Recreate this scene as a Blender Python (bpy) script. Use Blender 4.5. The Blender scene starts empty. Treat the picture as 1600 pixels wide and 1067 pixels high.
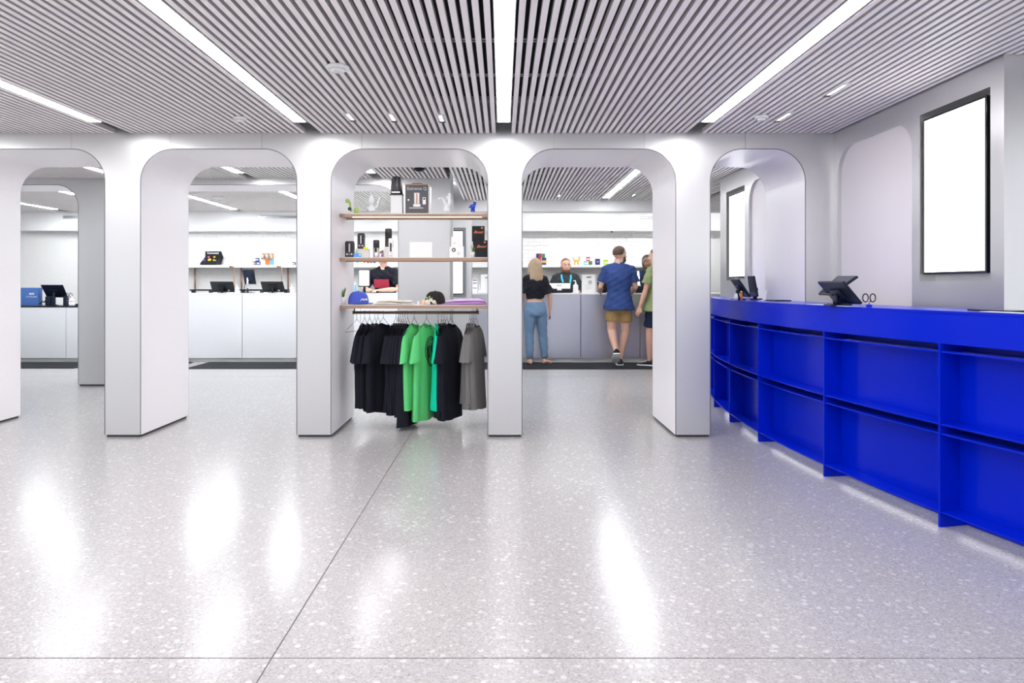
import bpy, bmesh, math, random
from mathutils import Vector, Matrix, Euler
from mathutils.geometry import tessellate_polygon
random.seed(7)
SC = bpy.context.scene
COL = SC.collection
PI = math.pi

# ---------------------------------------------------------------- camera, world, exposure
CAMZ, F, VX, VY = 1.25, 1067.0, 785.0, 447.0
cd = bpy.data.cameras.new('camera'); cam = bpy.data.objects.new('camera', cd); COL.objects.link(cam)
cam.location = (0, 0, CAMZ); cam.rotation_euler = (PI/2, 0, 0)
cd.sensor_width = 36; cd.lens = 36*F/1600; cd.clip_start = .05
cd.shift_x = (800-VX)/1600; cd.shift_y = (VY-533.5)/1600
SC.camera = cam
SC.view_settings.view_transform = 'Standard'; SC.view_settings.look = 'None'
SC.view_settings.gamma = 1; SC.view_settings.use_curve_mapping = False
SC.view_settings.exposure = 0.68
W = bpy.data.worlds.new('world'); SC.world = W; W.use_nodes = True
W.node_tree.nodes['Background'].inputs[0].default_value = (0.93, 0.95, 1, 1)
W.node_tree.nodes['Background'].inputs[1].default_value = 0.84
STRIP = 20.0; STRIP_REAR = 29.0

# ---------------------------------------------------------------- materials
def mat(name, col, rough=.5, metal=0, emit=None, es=0, coat=0, trans=0, ior=1.45, spec=None, aniso=0, alpha=1):
    m = bpy.data.materials.new(name); m.use_nodes = True
    b = m.node_tree.nodes['Principled BSDF']
    b.inputs['Base Color'].default_value = (*col, 1)
    b.inputs['Roughness'].default_value = rough; b.inputs['Metallic'].default_value = metal
    b.inputs['Coat Weight'].default_value = coat; b.inputs['Transmission Weight'].default_value = trans
    b.inputs['IOR'].default_value = ior; b.inputs['Anisotropic'].default_value = aniso
    if spec is not None: b.inputs['Specular IOR Level'].default_value = spec
    if emit: b.inputs['Emission Color'].default_value = (*emit, 1); b.inputs['Emission Strength'].default_value = es
    return m
def noisy(m, scale=20, amt=.08, bump=0, stretch=(1, 1, 1), rough_amt=0):
    nt = m.node_tree; b = nt.nodes['Principled BSDF']; c = b.inputs['Base Color'].default_value[:]
    tc = nt.nodes.new('ShaderNodeTexCoord'); mp = nt.nodes.new('ShaderNodeMapping'); mp.inputs['Scale'].default_value = stretch
    n = nt.nodes.new('ShaderNodeTexNoise'); n.inputs['Scale'].default_value = scale; n.inputs['Detail'].default_value = 4
    r = nt.nodes.new('ShaderNodeMix'); r.data_type = 'RGBA'
    r.inputs[6].default_value = (*[x*(1-amt) for x in c[:3]], 1); r.inputs[7].default_value = (*[min(1, x*(1+amt)) for x in c[:3]], 1)
    nt.links.new(tc.outputs['Object'], mp.inputs[0]); nt.links.new(mp.outputs[0], n.inputs['Vector'])
    nt.links.new(n.outputs['Fac'], r.inputs[0]); nt.links.new(r.outputs[2], b.inputs['Base Color'])
    if bump:
        bp = nt.nodes.new('ShaderNodeBump'); bp.inputs['Strength'].default_value = bump; bp.inputs['Distance'].default_value = .01
        nt.links.new(n.outputs['Fac'], bp.inputs['Height']); nt.links.new(bp.outputs[0], b.inputs['Normal'])
    if rough_amt:
        mr = nt.nodes.new('ShaderNodeMapRange'); r0 = b.inputs['Roughness'].default_value
        mr.inputs['To Min'].default_value = r0-rough_amt; mr.inputs['To Max'].default_value = r0+rough_amt
        nt.links.new(n.outputs['Fac'], mr.inputs['Value']); nt.links.new(mr.outputs[0], b.inputs['Roughness'])
    return m
M = {}
M['alu'] = noisy(mat('brushed aluminium', (.65, .65, .655), .34, .8, aniso=.5), 6, .02, stretch=(60, 60, .6), rough_amt=.03)
M['steel'] = noisy(mat('counter steel', (.54, .55, .62), .33, .8), 6, .03, stretch=(1, 1, 60))
M['liner'] = noisy(mat('white lacquer lining', (.88, .855, .87), .32), 3, .01)
M['white'] = noisy(mat('white paint', (.82, .82, .82), .55), 4, .02)
M['niche'] = noisy(mat('niche panel', (.78, .745, .765), .4), 2, .015)
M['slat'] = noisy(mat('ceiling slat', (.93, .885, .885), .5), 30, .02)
M['slatshade'] = noisy(mat('ceiling slat side shade', (.62, .59, .59), .5), 30, .02)  # shade between slats painted in: sides and tops greyer than the underside
M['carrier'] = mat('carrier rail', (.7, .7, .7), .4, .3)
M['plenum'] = noisy(mat('plenum dark', (.03, .03, .035), .9), 3, .3)
M['edge'] = mat('edge trim metal', (.20, .20, .21), .4, .5)
M['dark'] = mat('dark gap', (.04, .04, .045), .6)
M['strip'] = mat('light diffuser', (.9, .9, .9), .5, emit=(1, .975, .985), es=STRIP)
M['strip_rear'] = mat('rear light diffuser', (.9, .9, .9), .5, emit=(.96, .98, 1), es=STRIP_REAR)
M['strip_far'] = mat('far light diffuser', (.9, .9, .9), .5, emit=(.93, .97, 1), es=STRIP_REAR*1.5)
M['spot'] = mat('spot lens', (.9, .9, .9), .5, emit=(1, .97, .95), es=6)
M['led'] = mat('shelf led', (1, .9, .8), .5, emit=(1, .80, .62), es=4)
M['housing'] = mat('fixture housing', (.6, .6, .6), .5, .2)
M['black'] = noisy(mat('black plastic', (.010, .011, .014), .45, spec=.3), 40, .1)
M['blackgloss'] = mat('black gloss', (.008, .009, .012), .12)
M['screen'] = mat('lit screen', (.9, .9, .9), .3, emit=(1, 1, 1), es=1.6)
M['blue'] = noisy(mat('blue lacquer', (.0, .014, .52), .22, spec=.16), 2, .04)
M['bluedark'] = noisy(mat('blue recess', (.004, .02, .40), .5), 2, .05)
M['mat'] = noisy(mat('entrance matting', (.018, .02, .025), .95), 200, .6, .5)
M['brick'] = noisy(mat('painted brick', (.80, .79, .78), .6), 30, .06, .5)
M['mortar'] = noisy(mat('painted mortar', (.76, .75, .74), .8), 30, .06, .3)
M['wood'] = noisy(mat('bronze shelf edge', (.36, .24, .18), .38, .45), 8, .18, stretch=(1, 12, 12))
M['shelftop'] = mat('pale shelf top', (.72, .68, .64), .4)
M['bronze'] = noisy(mat('bronze pipe', (.20, .13, .09), .3, .8), 20, .2)
M['copper'] = noisy(mat('copper pipe', (.45, .24, .16), .3, .8), 20, .2)
M['chrome'] = mat('chrome', (.62, .62, .64), .2, 1)

def terrazzo():
    m = bpy.data.materials.new('terrazzo'); m.use_nodes = True; nt = m.node_tree; b = nt.nodes['Principled BSDF']
    L = nt.links.new
    tc = nt.nodes.new('ShaderNodeTexCoord')
    def vor(scale, rnd=1):
        v = nt.nodes.new('ShaderNodeTexVoronoi'); v.inputs['Scale'].default_value = scale; v.inputs['Randomness'].default_value = rnd
        L(tc.outputs['Object'], v.inputs['Vector']); return v
    def ramp(src, stops):
        r = nt.nodes.new('ShaderNodeValToRGB'); r.color_ramp.interpolation = 'LINEAR'
        e = r.color_ramp.elements
        e[0].position, e[0].color = stops[0][0], (*stops[0][1], 1); e[1].position, e[1].color = stops[-1][0], (*stops[-1][1], 1)
        for p, c in stops[1:-1]:
            x = e.new(p); x.color = (*c, 1)
        L(src, r.inputs[0]); return r
    def mix(f, a, c, mode='MIX'):
        n = nt.nodes.new('ShaderNodeMix'); n.data_type = 'RGBA'; n.blend_type = mode
        L(f, n.inputs[0])
        for s, i in ((a, 6), (c, 7)):
            if isinstance(s, tuple): n.inputs[i].default_value = (*s, 1)
            else: L(s, n.inputs[i])
        return n.outputs[2]
    def thresh(val, lo, hi):
        n = nt.nodes.new('ShaderNodeMapRange'); n.inputs['From Min'].default_value = lo; n.inputs['From Max'].default_value = hi; L(val, n.inputs['Value']); return n.outputs[0]
    def mul(a, c):
        n = nt.nodes.new('ShaderNodeMath'); n.operation = 'MULTIPLY'; L(a, n.inputs[0]); L(c, n.inputs[1]); return n.outputs[0]
    def sep(c):
        n = nt.nodes.new('ShaderNodeSeparateColor'); L(c, n.inputs[0]); return n.outputs
    big = nt.nodes.new('ShaderNodeTexNoise'); big.inputs['Scale'].default_value = .8; big.inputs['Detail'].default_value = 5; L(tc.outputs['Object'], big.inputs['Vector'])
    base = ramp(big.outputs['Fac'], [(.3, (.37, .358, .36)), (.7, (.415, .402, .405))]).outputs[0]
    f1 = vor(170); s1 = sep(f1.outputs['Color'])
    grain = ramp(s1[0], [(0, (.28, .268, .27)), (.25, (.375, .36, .363)), (.6, (.43, .414, .418)), (1, (.50, .482, .487))]).outputs[0]
    n0 = nt.nodes.new('ShaderNodeMix'); n0.data_type = 'RGBA'; n0.inputs[0].default_value = .6; L(base, n0.inputs[6]); L(grain, n0.inputs[7])
    c = n0.outputs[2]
    for sc, dlo, sel, colr in ((60, .42, .66, (.49, .475, .48)), (32, .40, .82, (.54, .525, .53)), (75, .30, .80, (.34, .32, .32)), (120, .3, .90, (.14, .135, .135))):
        v = vor(sc); s = sep(v.outputs['Color'])
        chip = mul(thresh(v.outputs['Distance'], dlo, dlo-.08), thresh(s[1], sel, sel+.02))
        c = mix(chip, c, colr)
    L(c, b.inputs['Base Color'])
    b.inputs['Roughness'].default_value = .20; b.inputs['Specular IOR Level'].default_value = .6
    return m
M['terrazzo'] = terrazzo()

# ---------------------------------------------------------------- mesh helpers
class MB:
    def __init__(s): s.v = []; s.f = []; s.sm = []
    def add(s, vs, fs, smooth=False):
        o = len(s.v); s.v += [tuple(v) for v in vs]; s.f += [[i+o for i in f] for f in fs]; s.sm += [smooth]*len(fs)
        return s
    def box(s, x0, x1, y0, y1, z0, z1, mx=None):
        vs = [Vector((x, y, z)) for z in (z0, z1) for y in (y0, y1) for x in (x0, x1)]
        if mx: vs = [mx @ v for v in vs]
        return s.add(vs, [(0, 2, 3, 1), (4, 5, 7, 6), (0, 1, 5, 4), (2, 6, 7, 3), (0, 4, 6, 2), (1, 3, 7, 5)])
    def loft(s, rings, caps=True, smooth=True, closed=True):
        n = len(rings[0]); vs = [p for r in rings for p in r]; fs = []
        for i in range(len(rings)-1):
            for j in range(n if closed else n-1):
                k = (j+1) % n
                fs.append((i*n+j, i*n+k, (i+1)*n+k, (i+1)*n+j))
        s.add(vs, fs, smooth)
        if caps and closed:
            o = len(s.v)-len(vs)
            s.f.append([o+j for j in range(n)][::-1]); s.f.append([o+(len(rings)-1)*n+j for j in range(n)]); s.sm += [False]*2
        return s
    def lathe(s, prof, c=(0, 0, 0), n=24, mx=None, caps=True):
        rings = []
        for r, z in prof:
            ring = [Vector((r*math.cos(2*PI*j/n), r*math.sin(2*PI*j/n), z)) for j in range(n)]
            ring = [(mx @ p if mx else p)+Vector(c) for p in ring]; rings.append(ring)
        return s.loft(rings, caps)
    def tube(s, pts, r, n=8, caps=True, flat=1.0, up=None):
        pts = [Vector(p) for p in pts]; rs = r if isinstance(r, (list, tuple)) else [r]*len(pts)
        rings = []; prev = None
        for i, p in enumerate(pts):
            t = (pts[min(i+1, len(pts)-1)]-pts[max(i-1, 0)]).normalized()
            if prev is None:
                u = Vector(up) if up else (Vector((0, 0, 1)) if abs(t.z) < .9 else Vector((1, 0, 0)))
            else: u = prev
            u = (u-t*u.dot(t))
            if u.length < 1e-6: u = Vector((1, 0, 0))-t*t.x
            u.normalize(); w = t.cross(u); prev = u
            rings.append([p+u*(rs[i]*math.cos(2*PI*j/n))+w*(rs[i]*flat*math.sin(2*PI*j/n)) for j in range(n)])
        return s.loft(rings, caps)
    def ball(s, c, r, n=14, m=8, mx=None):
        rr = r if isinstance(r, (tuple, list)) else (r, r, r); rings = []
        for i in range(1, m):
            a = PI*i/m
            ring = [Vector((rr[0]*math.sin(a)*math.cos(2*PI*j/n), rr[1]*math.sin(a)*math.sin(2*PI*j/n), -rr[2]*math.cos(a))) for j in range(n)]
            rings.append([(mx @ p if mx else p)+Vector(c) for p in ring])
        return s.loft(rings)
    def mesh(s, name, origin=(0, 0, 0)):
        me = bpy.data.meshes.new(name); o = Vector(origin)
        me.from_pydata([tuple(Vector(v)-o) for v in s.v], [], s.f)
        me.polygons.foreach_set('use_smooth', s.sm); me.update()
        return me
    def build(s, name, m, parent=None, origin=None, loc=None, bevel=0, fix=True):
        if origin is None: origin = parent['_o'] if (parent is not None and '_o' in parent) else (0, 0, 0)
        me = s.mesh(name, origin)
        if fix:
            bm = bmesh.new(); bm.from_mesh(me); bmesh.ops.recalc_face_normals(bm, faces=bm.faces); bm.to_mesh(me); bm.free()
        return mk(name, me, m, parent, loc if loc is not None else (origin if parent is None else None), bevel)
def mk(name, me, m, parent=None, loc=None, bevel=0):
    o = bpy.data.objects.new(name, me); COL.objects.link(o)
    if m is not None:
        me.materials.clear(); me.materials.append(M[m] if isinstance(m, str) else m)
    if parent is not None: o.parent = parent
    if parent is not None and '_o' in parent: o['_o'] = parent['_o']
    if loc is not None: o.location = loc
    if bevel:
        b = o.modifiers.new('bevel', 'BEVEL'); b.width = bevel; b.segments = 2; b.limit_method = 'ANGLE'; b.angle_limit = .6
    return o
def root(name, label=None, cat=None, loc=(0, 0, 0), group=None, kind=None):
    """An Empty at a thing's base; its parts are modelled in world space and stored relative to it."""
    o = bpy.data.objects.new(name, None); COL.objects.link(o); o.location = loc; o['_o'] = list(loc)
    o.empty_display_size = .1
    return tag(o, label, cat, group, kind)
def tag(o, label=None, cat=None, group=None, kind=None):
    if label: o['label'] = label
    if cat: o['category'] = cat
    if group: o['group'] = group
    if kind: o['kind'] = kind
    return o
def P(px, py, Y): return Vector(((px-VX)/F*Y, Y, CAMZ-(py-VY)/F*Y))
def XA(px, Y): return (px-VX)/F*Y
def ZA(py, Y): return CAMZ-(py-VY)/F*Y
def dup(o, parent=None, loc=None):
    c = o.copy(); COL.objects.link(c)
    if parent is not None: c.parent = parent
    if loc is not None: c.location = loc
    for ch in [x for x in ALLCH.get(o.name, [])]: dup(ch, c)
    return c
ALLCH = {}
def reg(o):      # remember the children of a thing so dup() finds them quickly
    for x in o.children:
        ALLCH.setdefault(o.name, []).append(x); reg(x)
def slab(outer, holes, a, b, axis='y'):
    """extruded plate with holes; outer/holes are 2D loops (u,z); axis y: u=x, thickness from y=a to b; axis x: u=y."""
    loops = [outer]+holes
    flat = [p for l in loops for p in l]
    tris = tessellate_polygon([[Vector((p[0], p[1], 0)) for p in l] for l in loops])
    mk3 = (lambda u, z, t: (u, t, z)) if axis == 'y' else (lambda u, z, t: (t, u, z))
    n = len(flat); mb = MB()
    vs = [mk3(u, z, a) for u, z in flat]+[mk3(u, z, b) for u, z in flat]
    fs = [tuple(t) for t in tris]+[tuple(i+n for i in reversed(t)) for t in tris]
    o = 0
    for l in loops:
        k = len(l)
        for i in range(k):
            j = (i+1) % k; fs.append((o+i, o+j, n+o+j, n+o+i))
        o += k
    mb.add(vs, fs); return mb
def arc(cx, cz, r, a0, a1, n=12): return [(cx+r*math.cos(a0+(a1-a0)*i/n), cz+r*math.sin(a0+(a1-a0)*i/n)) for i in range(n+1)]
def arch_loop(x0, x1, z0, z1, r): return [(x0, z0)]+arc(x0+r, z1-r, r, PI, PI/2)+arc(x1-r, z1-r, r, PI/2, 0)+[(x1, z0)]
def evaluated(o):
    """mesh of an object with its modifiers applied, evaluated alone in a scratch scene"""
    ts = bpy.data.scenes.new('scratch'); ts.collection.objects.link(o)
    vl = ts.view_layers[0]; vl.update(); me = bpy.data.meshes.new_from_object(o.evaluated_get(vl.depsgraph))
    bpy.data.objects.remove(o); bpy.data.scenes.remove(ts); return me
def text_mesh(s, size, name='lettering', extrude=.0008, bold=0, shear=0):
    c = bpy.data.curves.new('txt', 'FONT'); c.body = s; c.size = size; c.extrude = extrude; c.align_x = 'CENTER'; c.align_y = 'CENTER'; c.offset = bold; c.shear = shear
    c.resolution_u = 3
    o = bpy.data.objects.new('txt', c); me = evaluated(o); me.name = name
    bpy.data.curves.remove(c); return me
def text(s, size, loc, m, parent, rot=(PI/2, 0, 0), bold=0, shear=0, name='lettering'):
    """loc is in world space; rot faces the camera by default"""
    o = mk(name, text_mesh(s, size, name, bold=bold, shear=shear), m, parent)
    l = Vector(loc)-(Vector(parent['_o']) if parent is not None and '_o' in parent else Vector())
    o.location = l; o.rotation_euler = rot; return o

# ================================================================= STRUCTURE
WY0, WY1 = 5.65, 6.505                     # front arcade
SF = F/WY0
fx = lambda px: (px-VX)/SF
ZC, ZC2 = 2.516, 2.60
BWY = 12.55                                # brick wall
# ---- floor in slabs, thin recessed joints
fl = root('floor', kind='structure')
xs, ys = [-12, -.775, 4.9], [-3.5, 2.295, 9.4, 12.7]
for i in range(len(xs)-1):
    for j in range(len(ys)-1):
        g = .003
        MB().box(xs[i]+g, xs[i+1]-g, ys[j]+g, ys[j+1]-g, -.12, 0).build('floor_slab', 'terrazzo', fl)
MB().box(-12, 4.9, -3.5, 12.7, -.14, -.004).build('joint_bed', 'chrome' if 0 else mat('joint filler', (.20, .195, .19), .6), fl)

# ---- arcade walls
def arcade(name, ops, y0, y1, xl, xr, zt, za, r, seams, t=.02):
    w = root(name, kind='structure')
    cuts = [xl]+seams+[xr]
    for (yy0, yy1) in ((y0, y0+t), (y1-t, y1)):
        for a, b in zip(cuts[:-1], cuts[1:]):
            g = .0012
            a2, b2 = a+(g if a > xl else 0), b-(g if b < xr else 0)
            pts = [(a2, zt)]
            segs = [o for o in ops if o[1] > a2 and o[0] < b2]
            # walk along the bottom contour from a2 to b2
            if not any(o[0] < a2 < o[1] for o in ops): pts.append((a2, .02))
            for o in segs:
                full = [(o[0], .02)]+arc(o[0]+r, za-r, r, PI, PI/2)+arc(o[1]-r, za-r, r, PI/2, 0)+[(o[1], .02)]
                inside_a, inside_b = o[0] < a2, o[1] > b2
                seg = [p for p in full if a2 <= p[0] <= b2]
                if inside_a: seg = [(a2, za)]+seg
                if inside_b: seg = seg+[(b2, za)]
                pts += seg
            if not any(o[0] < b2 < o[1] for o in ops): pts.append((b2, .02))
            pts.append((b2, zt))
            slab(pts, [], yy0, yy1).build('face_panel', 'alu', w)
    for o in ops:
        prof = [(o[0], .02)]+arc(o[0]+r, za-r, r, PI, PI/2, 16)+arc(o[1]-r, za-r, r, PI/2, 0, 16)+[(o[1], .02)]
        out = []; inn = []
        for i, p in enumerate(prof):
            p0, p1 = prof[max(i-1, 0)], prof[min(i+1, len(prof)-1)]
            d = Vector((p1[0]-p0[0], p1[1]-p0[1])).normalized(); out.append((p[0]-d.y*.018, p[1]+d.x*.018)); inn.append((p[0]+d.y*.002, p[1]-d.x*.002))
        inn2 = [(p[0]+(q[0]-p[0])*.95, p[1]+(q[1]-p[1])*.95) for p, q in zip(prof, prof)]
        mb = MB()
        rings = [[(a[0], y0+.0005, a[1]), (a[0], y1-.0005, a[1]), (b[0], y1-.0005, b[1]), (b[0], y0+.0005, b[1])] for a, b in zip(inn, inn2)]
        mb.loft(rings, True, False); mb.build('reveal_lining', 'liner', w)
        for ya, yb in ((y0-.0012, y0+.0004), (y1-.0004, y1+.0012)):
            mb = MB(); o2 = [(p[0]+(q[0]-p[0])*.28, p[1]+(q[1]-p[1])*.28) for p, q in zip(prof, out)]
            mb.loft([[(a[0], ya, a[1]), (a[0], yb, a[1]), (b[0], yb, b[1]), (b[0], ya, b[1])] for a, b in zip(inn, o2)], True, False); mb.build('edge_trim', 'edge', w)
    # recessed dark plinths
    e = [xl]+[v for o in ops for v in o]+[xr]
    for a, b in zip(e[::2], e[1::2]):
        if b-a > .02: MB().box(a+.012, b-.012, y0+.012, y1-.012, 0, .024).build('plinth', 'dark', w)
    return w
ops = [(fx(-82), fx(163.5)), (fx(220), fx(463.5)), (fx(517.5), fx(762)), (fx(816), fx(1055.5)), (fx(1110), fx(1258))]
seams = [fx(p) for p in (-31, 112, 266, 409, 565.5, 705, 865, 1007, 1165)]
arcade('wall_front', ops, WY0, WY1, -6.6, 2.744, 2.85, 2.383, .265, seams)
# second row of arches, left half of the back room
MY0, MY1 = 8.55, 9.13
sm = F/MY0
mx_ = lambda px: (px-VX)/sm
arcade('wall_middle', [(mx_(-200), mx_(122)), (mx_(203), mx_(622))], MY0, MY1, -9.4, mx_(703), 2.85, 2.516, .27, [mx_(60), mx_(265), mx_(560)])
# wall that returns from the middle pillar to the monitor pier
w = root('wall_return', kind='structure')
MB().box(-1.0, -.768, MY1, 10.75, 0, 2.85).build('return_panel', 'white', w)
w = root('wall_pier', kind='structure')
MB().box(-1.0, XA(737, 10.75), 10.75, 11.0, 0, 2.85).build('pier_face', 'alu', w, bevel=.004)
# beam across the right half of the back room and the bulkhead over the brick
MB().box(XA(737, 10.75), 4.6, 10.75, 11.0, 2.425, 2.85).build('trim_1', 'white', bevel=.006)['kind'] = 'structure'
w = root('trim_2', kind='structure')
MB().box(-9.6, 4.6, 12.4, 12.7, 2.255, 2.85).build('bulkhead_face', 'white', w, bevel=.004)
MB().box(-9.6, 4.6, 12.385, 12.4, 2.245, 2.262).build('bulkhead_lip', 'alu', w)

# ---- back wall: painted bricks
bw = root('wall_back', kind='structure')
MB().box(-9.6, 4.6, BWY+.016, BWY+.12, 0, 2.85).build('mortar_bed', 'mortar', bw)
wins = [(-6.05, -3.7), (-2.85, -1.85), (-.62, -.2), (.3, 2.95)]
BL, BH = .212, .074
cand, rest = [], []
row = 0; z = .96
while z < 2.26:
    x = -6.3+(BL/2 if row % 2 else 0)
    while x < 3.6:
        vis = any(a-.1 < x+BL/2 < b+.1 for a, b in wins)
        (cand if vis and z > 1.12 else rest).append((x, z)); x += BL
    z += BH; row += 1
cand.sort(key=lambda q: -q[1]); rest += cand[300:]; cand = cand[:300]
bmesh_ = []
for k in range(6):
    mb = MB(); a = [random.uniform(-.003, .003) for _ in range(8)]; w_, h_ = BL-.009, BH-.008
    vs = [(a[0], 0, a[1]), (w_+a[2], 0, a[3]), (w_+a[4], 0, h_+a[5]), (a[6], 0, h_+a[7])]
    fr = [(x+(.004 if x < .1 else -.004), -.012, z+(.004 if z < .03 else -.004)) for x, _, z in vs]
    mb.add(vs+fr, [(4, 7, 6, 5), (0, 4, 5, 1), (1, 5, 6, 2), (2, 6, 7, 3), (3, 7, 4, 0)])
    me = mb.mesh('brick'); bm = bmesh.new(); bm.from_mesh(me); bmesh.ops.recalc_face_normals(bm, faces=bm.faces); bm.to_mesh(me); bm.free()
    me.materials.append(M['brick']); bmesh_.append(me)
for x, z in cand:
    o = bpy.data.objects.new('brick', random.choice(bmesh_)); COL.objects.link(o); o.parent = bw
    o.location = (x, BWY+.020+random.choice((0, 0, .001, .002, -.001)), z)
mb = MB()
for x, z in rest:
    dy = random.choice((0, .003, -.003)); mb.box(x, x+BL-.009, BWY+.008+dy*.3, BWY+.018, z, z+BH-.008)
o = mb.build('brick_field', 'brick', bw); o['kind'] = 'stuff'
# outer walls of the back room
MB().box(-9.72, -9.6, WY1, 12.7, 0, 2.85).build('wall_left', 'white')['kind'] = 'structure'
MB().box(4.6, 4.7, 8.6, 12.7, 0, 2.85).build('wall_side', 'white')['kind'] = 'structure'

# ---- right wall with niche and monitor recess (front part) and its continuation behind the arcade
def side_wall(name, ya, yb, niche, rec, seam):
    w = root(name, kind='structure'); x = 2.744
    holes = []
    nl = arch_loop(niche[0], niche[1], niche[2], niche[3], .22)
    holes.append(nl)
    rl = [(rec[0], rec[2]), (rec[0], rec[3]), (rec[1], rec[3]), (rec[1], rec[2])]
    holes.append(rl)
    slab([(ya, .02), (ya, 2.85), (yb, 2.85), (yb, .02)], holes, x, x+.10, 'x').build('face_panel', 'alu', w)
    slab(arch_loop(niche[0]-.0, niche[1]+.0, niche[2], niche[3], .22), [], x+.032, x+.05, 'x').build('niche_panel', 'niche', w)
    MB().box(x+.10, x+.12, rec[0]-.02, rec[1]+.02, rec[2]-.02, rec[3]+.02).build('recess_back', 'alu', w)
    MB().box(x+.012, x+.09, ya, yb, 0, .022).build('plinth', 'dark', w)
    return w
side_wall('wall_right', 3.735, WY0, (4.575, 5.587, .03, 2.375), (3.84, 4.49, 1.281, 2.372), 0)
side_wall('wall_right_rear', WY1, 8.6, (6.62, 7.60, .03, 2.40), (7.737, 8.367, 1.32, 2.396), 0)
MB().box(2.744+.1, 4.9, 3.735, 3.85, 0, 2.85).build('wall_turn', 'alu')['kind'] = 'structure'
MB().box(2.844, 4.6, 8.5, 8.6, 0, 2.85).build('wall_end', 'alu')['kind'] = 'structure'

# ---- slatted ceilings
PITCH, SW, SH, BAY, GAP = .05226, .030, .036, 1.573, .132
def slat_xs(x0, x1):
    out = []
    for k in range(-7, 4):
        a = .01+BAY*k+GAP/2
        for i in range(28):
            x = a+i*PITCH+SW/2
            if x0 < x-SW/2 and x+SW/2 < x1: out.append(x)
    return out
def ceiling(name, zones, z, rails, hi):
    c = root(name, kind='structure')
    cache = {}
    for x0, x1, y0, y1 in zones:
        for x in slat_xs(x0, x1):
            key = (y0, y1)
            if key not in cache:
                me = MB().box(-SW/2, SW/2, y0, y1, z, z+SH).mesh('ceiling_slat'); me.materials.append(M['slat']); me.materials.append(M['slatshade']); cache[key] = me
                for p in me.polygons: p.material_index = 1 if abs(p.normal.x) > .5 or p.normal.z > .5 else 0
            o = bpy.data.objects.new('ceiling_slat', cache[key]); COL.objects.link(o); o.parent = c; o.location = (x, 0, 0)
        for y in rails:
            if y0 < y < y1:
                for dy in (0, .035):
                    MB().box(x0, x1, y+dy, y+dy+.006, z+SH+.002, z+SH+.008).build('carrier_rail', 'carrier', c)
    for x0, x1, y0, y1 in zones:
        MB().box(x0, x1, y0, y1, hi, hi+.03).build('plenum_deck', 'plenum', c)
    return c
rl = [-1.19+.6*i for i in range(25)]
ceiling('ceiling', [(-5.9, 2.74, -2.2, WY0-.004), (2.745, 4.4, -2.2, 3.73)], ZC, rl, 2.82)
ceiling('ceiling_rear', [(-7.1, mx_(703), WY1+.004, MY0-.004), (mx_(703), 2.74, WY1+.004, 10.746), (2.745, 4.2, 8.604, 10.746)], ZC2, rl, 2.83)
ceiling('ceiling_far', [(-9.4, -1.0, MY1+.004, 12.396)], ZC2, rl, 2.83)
MB().box(-1.0, 4.6, 11.0, 12.4, 2.70, 2.8).build('ceiling_staff', 'white')['kind'] = 'structure'

# ---- linear lights
def light_strip(x, y0, y1, z, label, group, m=None):
    m = m or ('strip' if y0 < 5 else 'strip_rear' if y0 < 9 else 'strip_far')
    t = root('ceiling_light', label, 'ceiling light', (x, (y0+y1)/2, z), group)
    MB().box(x-.044, x+.044, y0, y1, z-.002, z+.012).build('diffuser', m, t)
    h = MB(); h.box(x-.052, x-.0445, y0, y1+.006, z, z+.06); h.box(x+.0445, x+.052, y0, y1+.006, z, z+.06); h.box(x-.052, x+.052, y0, y1+.006, z+.06, z+.066); h.box(x-.0445, x+.0445, y1+.0005, y1+.006, z, z+.06)
    h.build('housing', 'housing', t)
    return t
pl = {-3: 'far left', -2: 'second from left', -1: 'left of centre', 0: 'centre', 1: 'right of centre'}
nm = {-3: 'leftmost long white light strip, short stretch seen at the left edge of slatted ceiling', -2: 'leftmost long white light strip running down to the second column',
      -1: 'long white light strip in slats between the round detector and left side', 0: 'central long white light strip pointing straight at viewer',
      1: 'long white light strip on the right, above the blue counter side'}
light_strip(.01-2*BAY, -2, 5.26, ZC, nm[-2], 'front light strips')
light_strip(.01-1*BAY, -2, 5.26, ZC, nm[-1], 'front light strips')
light_strip(.01, -2, 5.26, ZC, nm[0], 'front light strips')
light_strip(.01+BAY, -2, 5.26, ZC, nm[1], 'front light strips')
light_strip(.01-3*BAY, -2, 5.26, ZC, 'light strip far left of slatted ceiling beyond the leftmost column', 'front light strips')
light_strip(.01+BAY, 7.0, 10.45, ZC2, 'light strip seen through the arch with the customers', 'rear light strips')
light_strip(.01, 7.0, 10.45, ZC2, 'rear light strip hidden behind the column right of the clothes rail', 'rear light strips')
light_strip(.01-BAY, 6.9, 8.15, ZC2, 'short light strip end seen above the top product shelf', 'rear light strips')
light_strip(.01-2*BAY, 6.9, 8.15, ZC2, 'light strip end seen at top of the second arch, in front of the beam', 'rear light strips')
light_strip(.01-3*BAY, 6.9, 8.15, ZC2, 'light strip seen at top right of the leftmost arch', 'rear light strips')
for k, lb in ((-5, 'long light strip over the far left till, through two arches'), (-4, 'far light strip hidden behind the second column'), (-3, 'long light strip above the two black tills in second arch'), (-2, 'far light strip at top right of second arch'), (-1, 'far light strip behind the product shelves')):
    light_strip(.01+k*BAY, 9.5, 12.0, ZC2, lb, 'far light strips')

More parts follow.
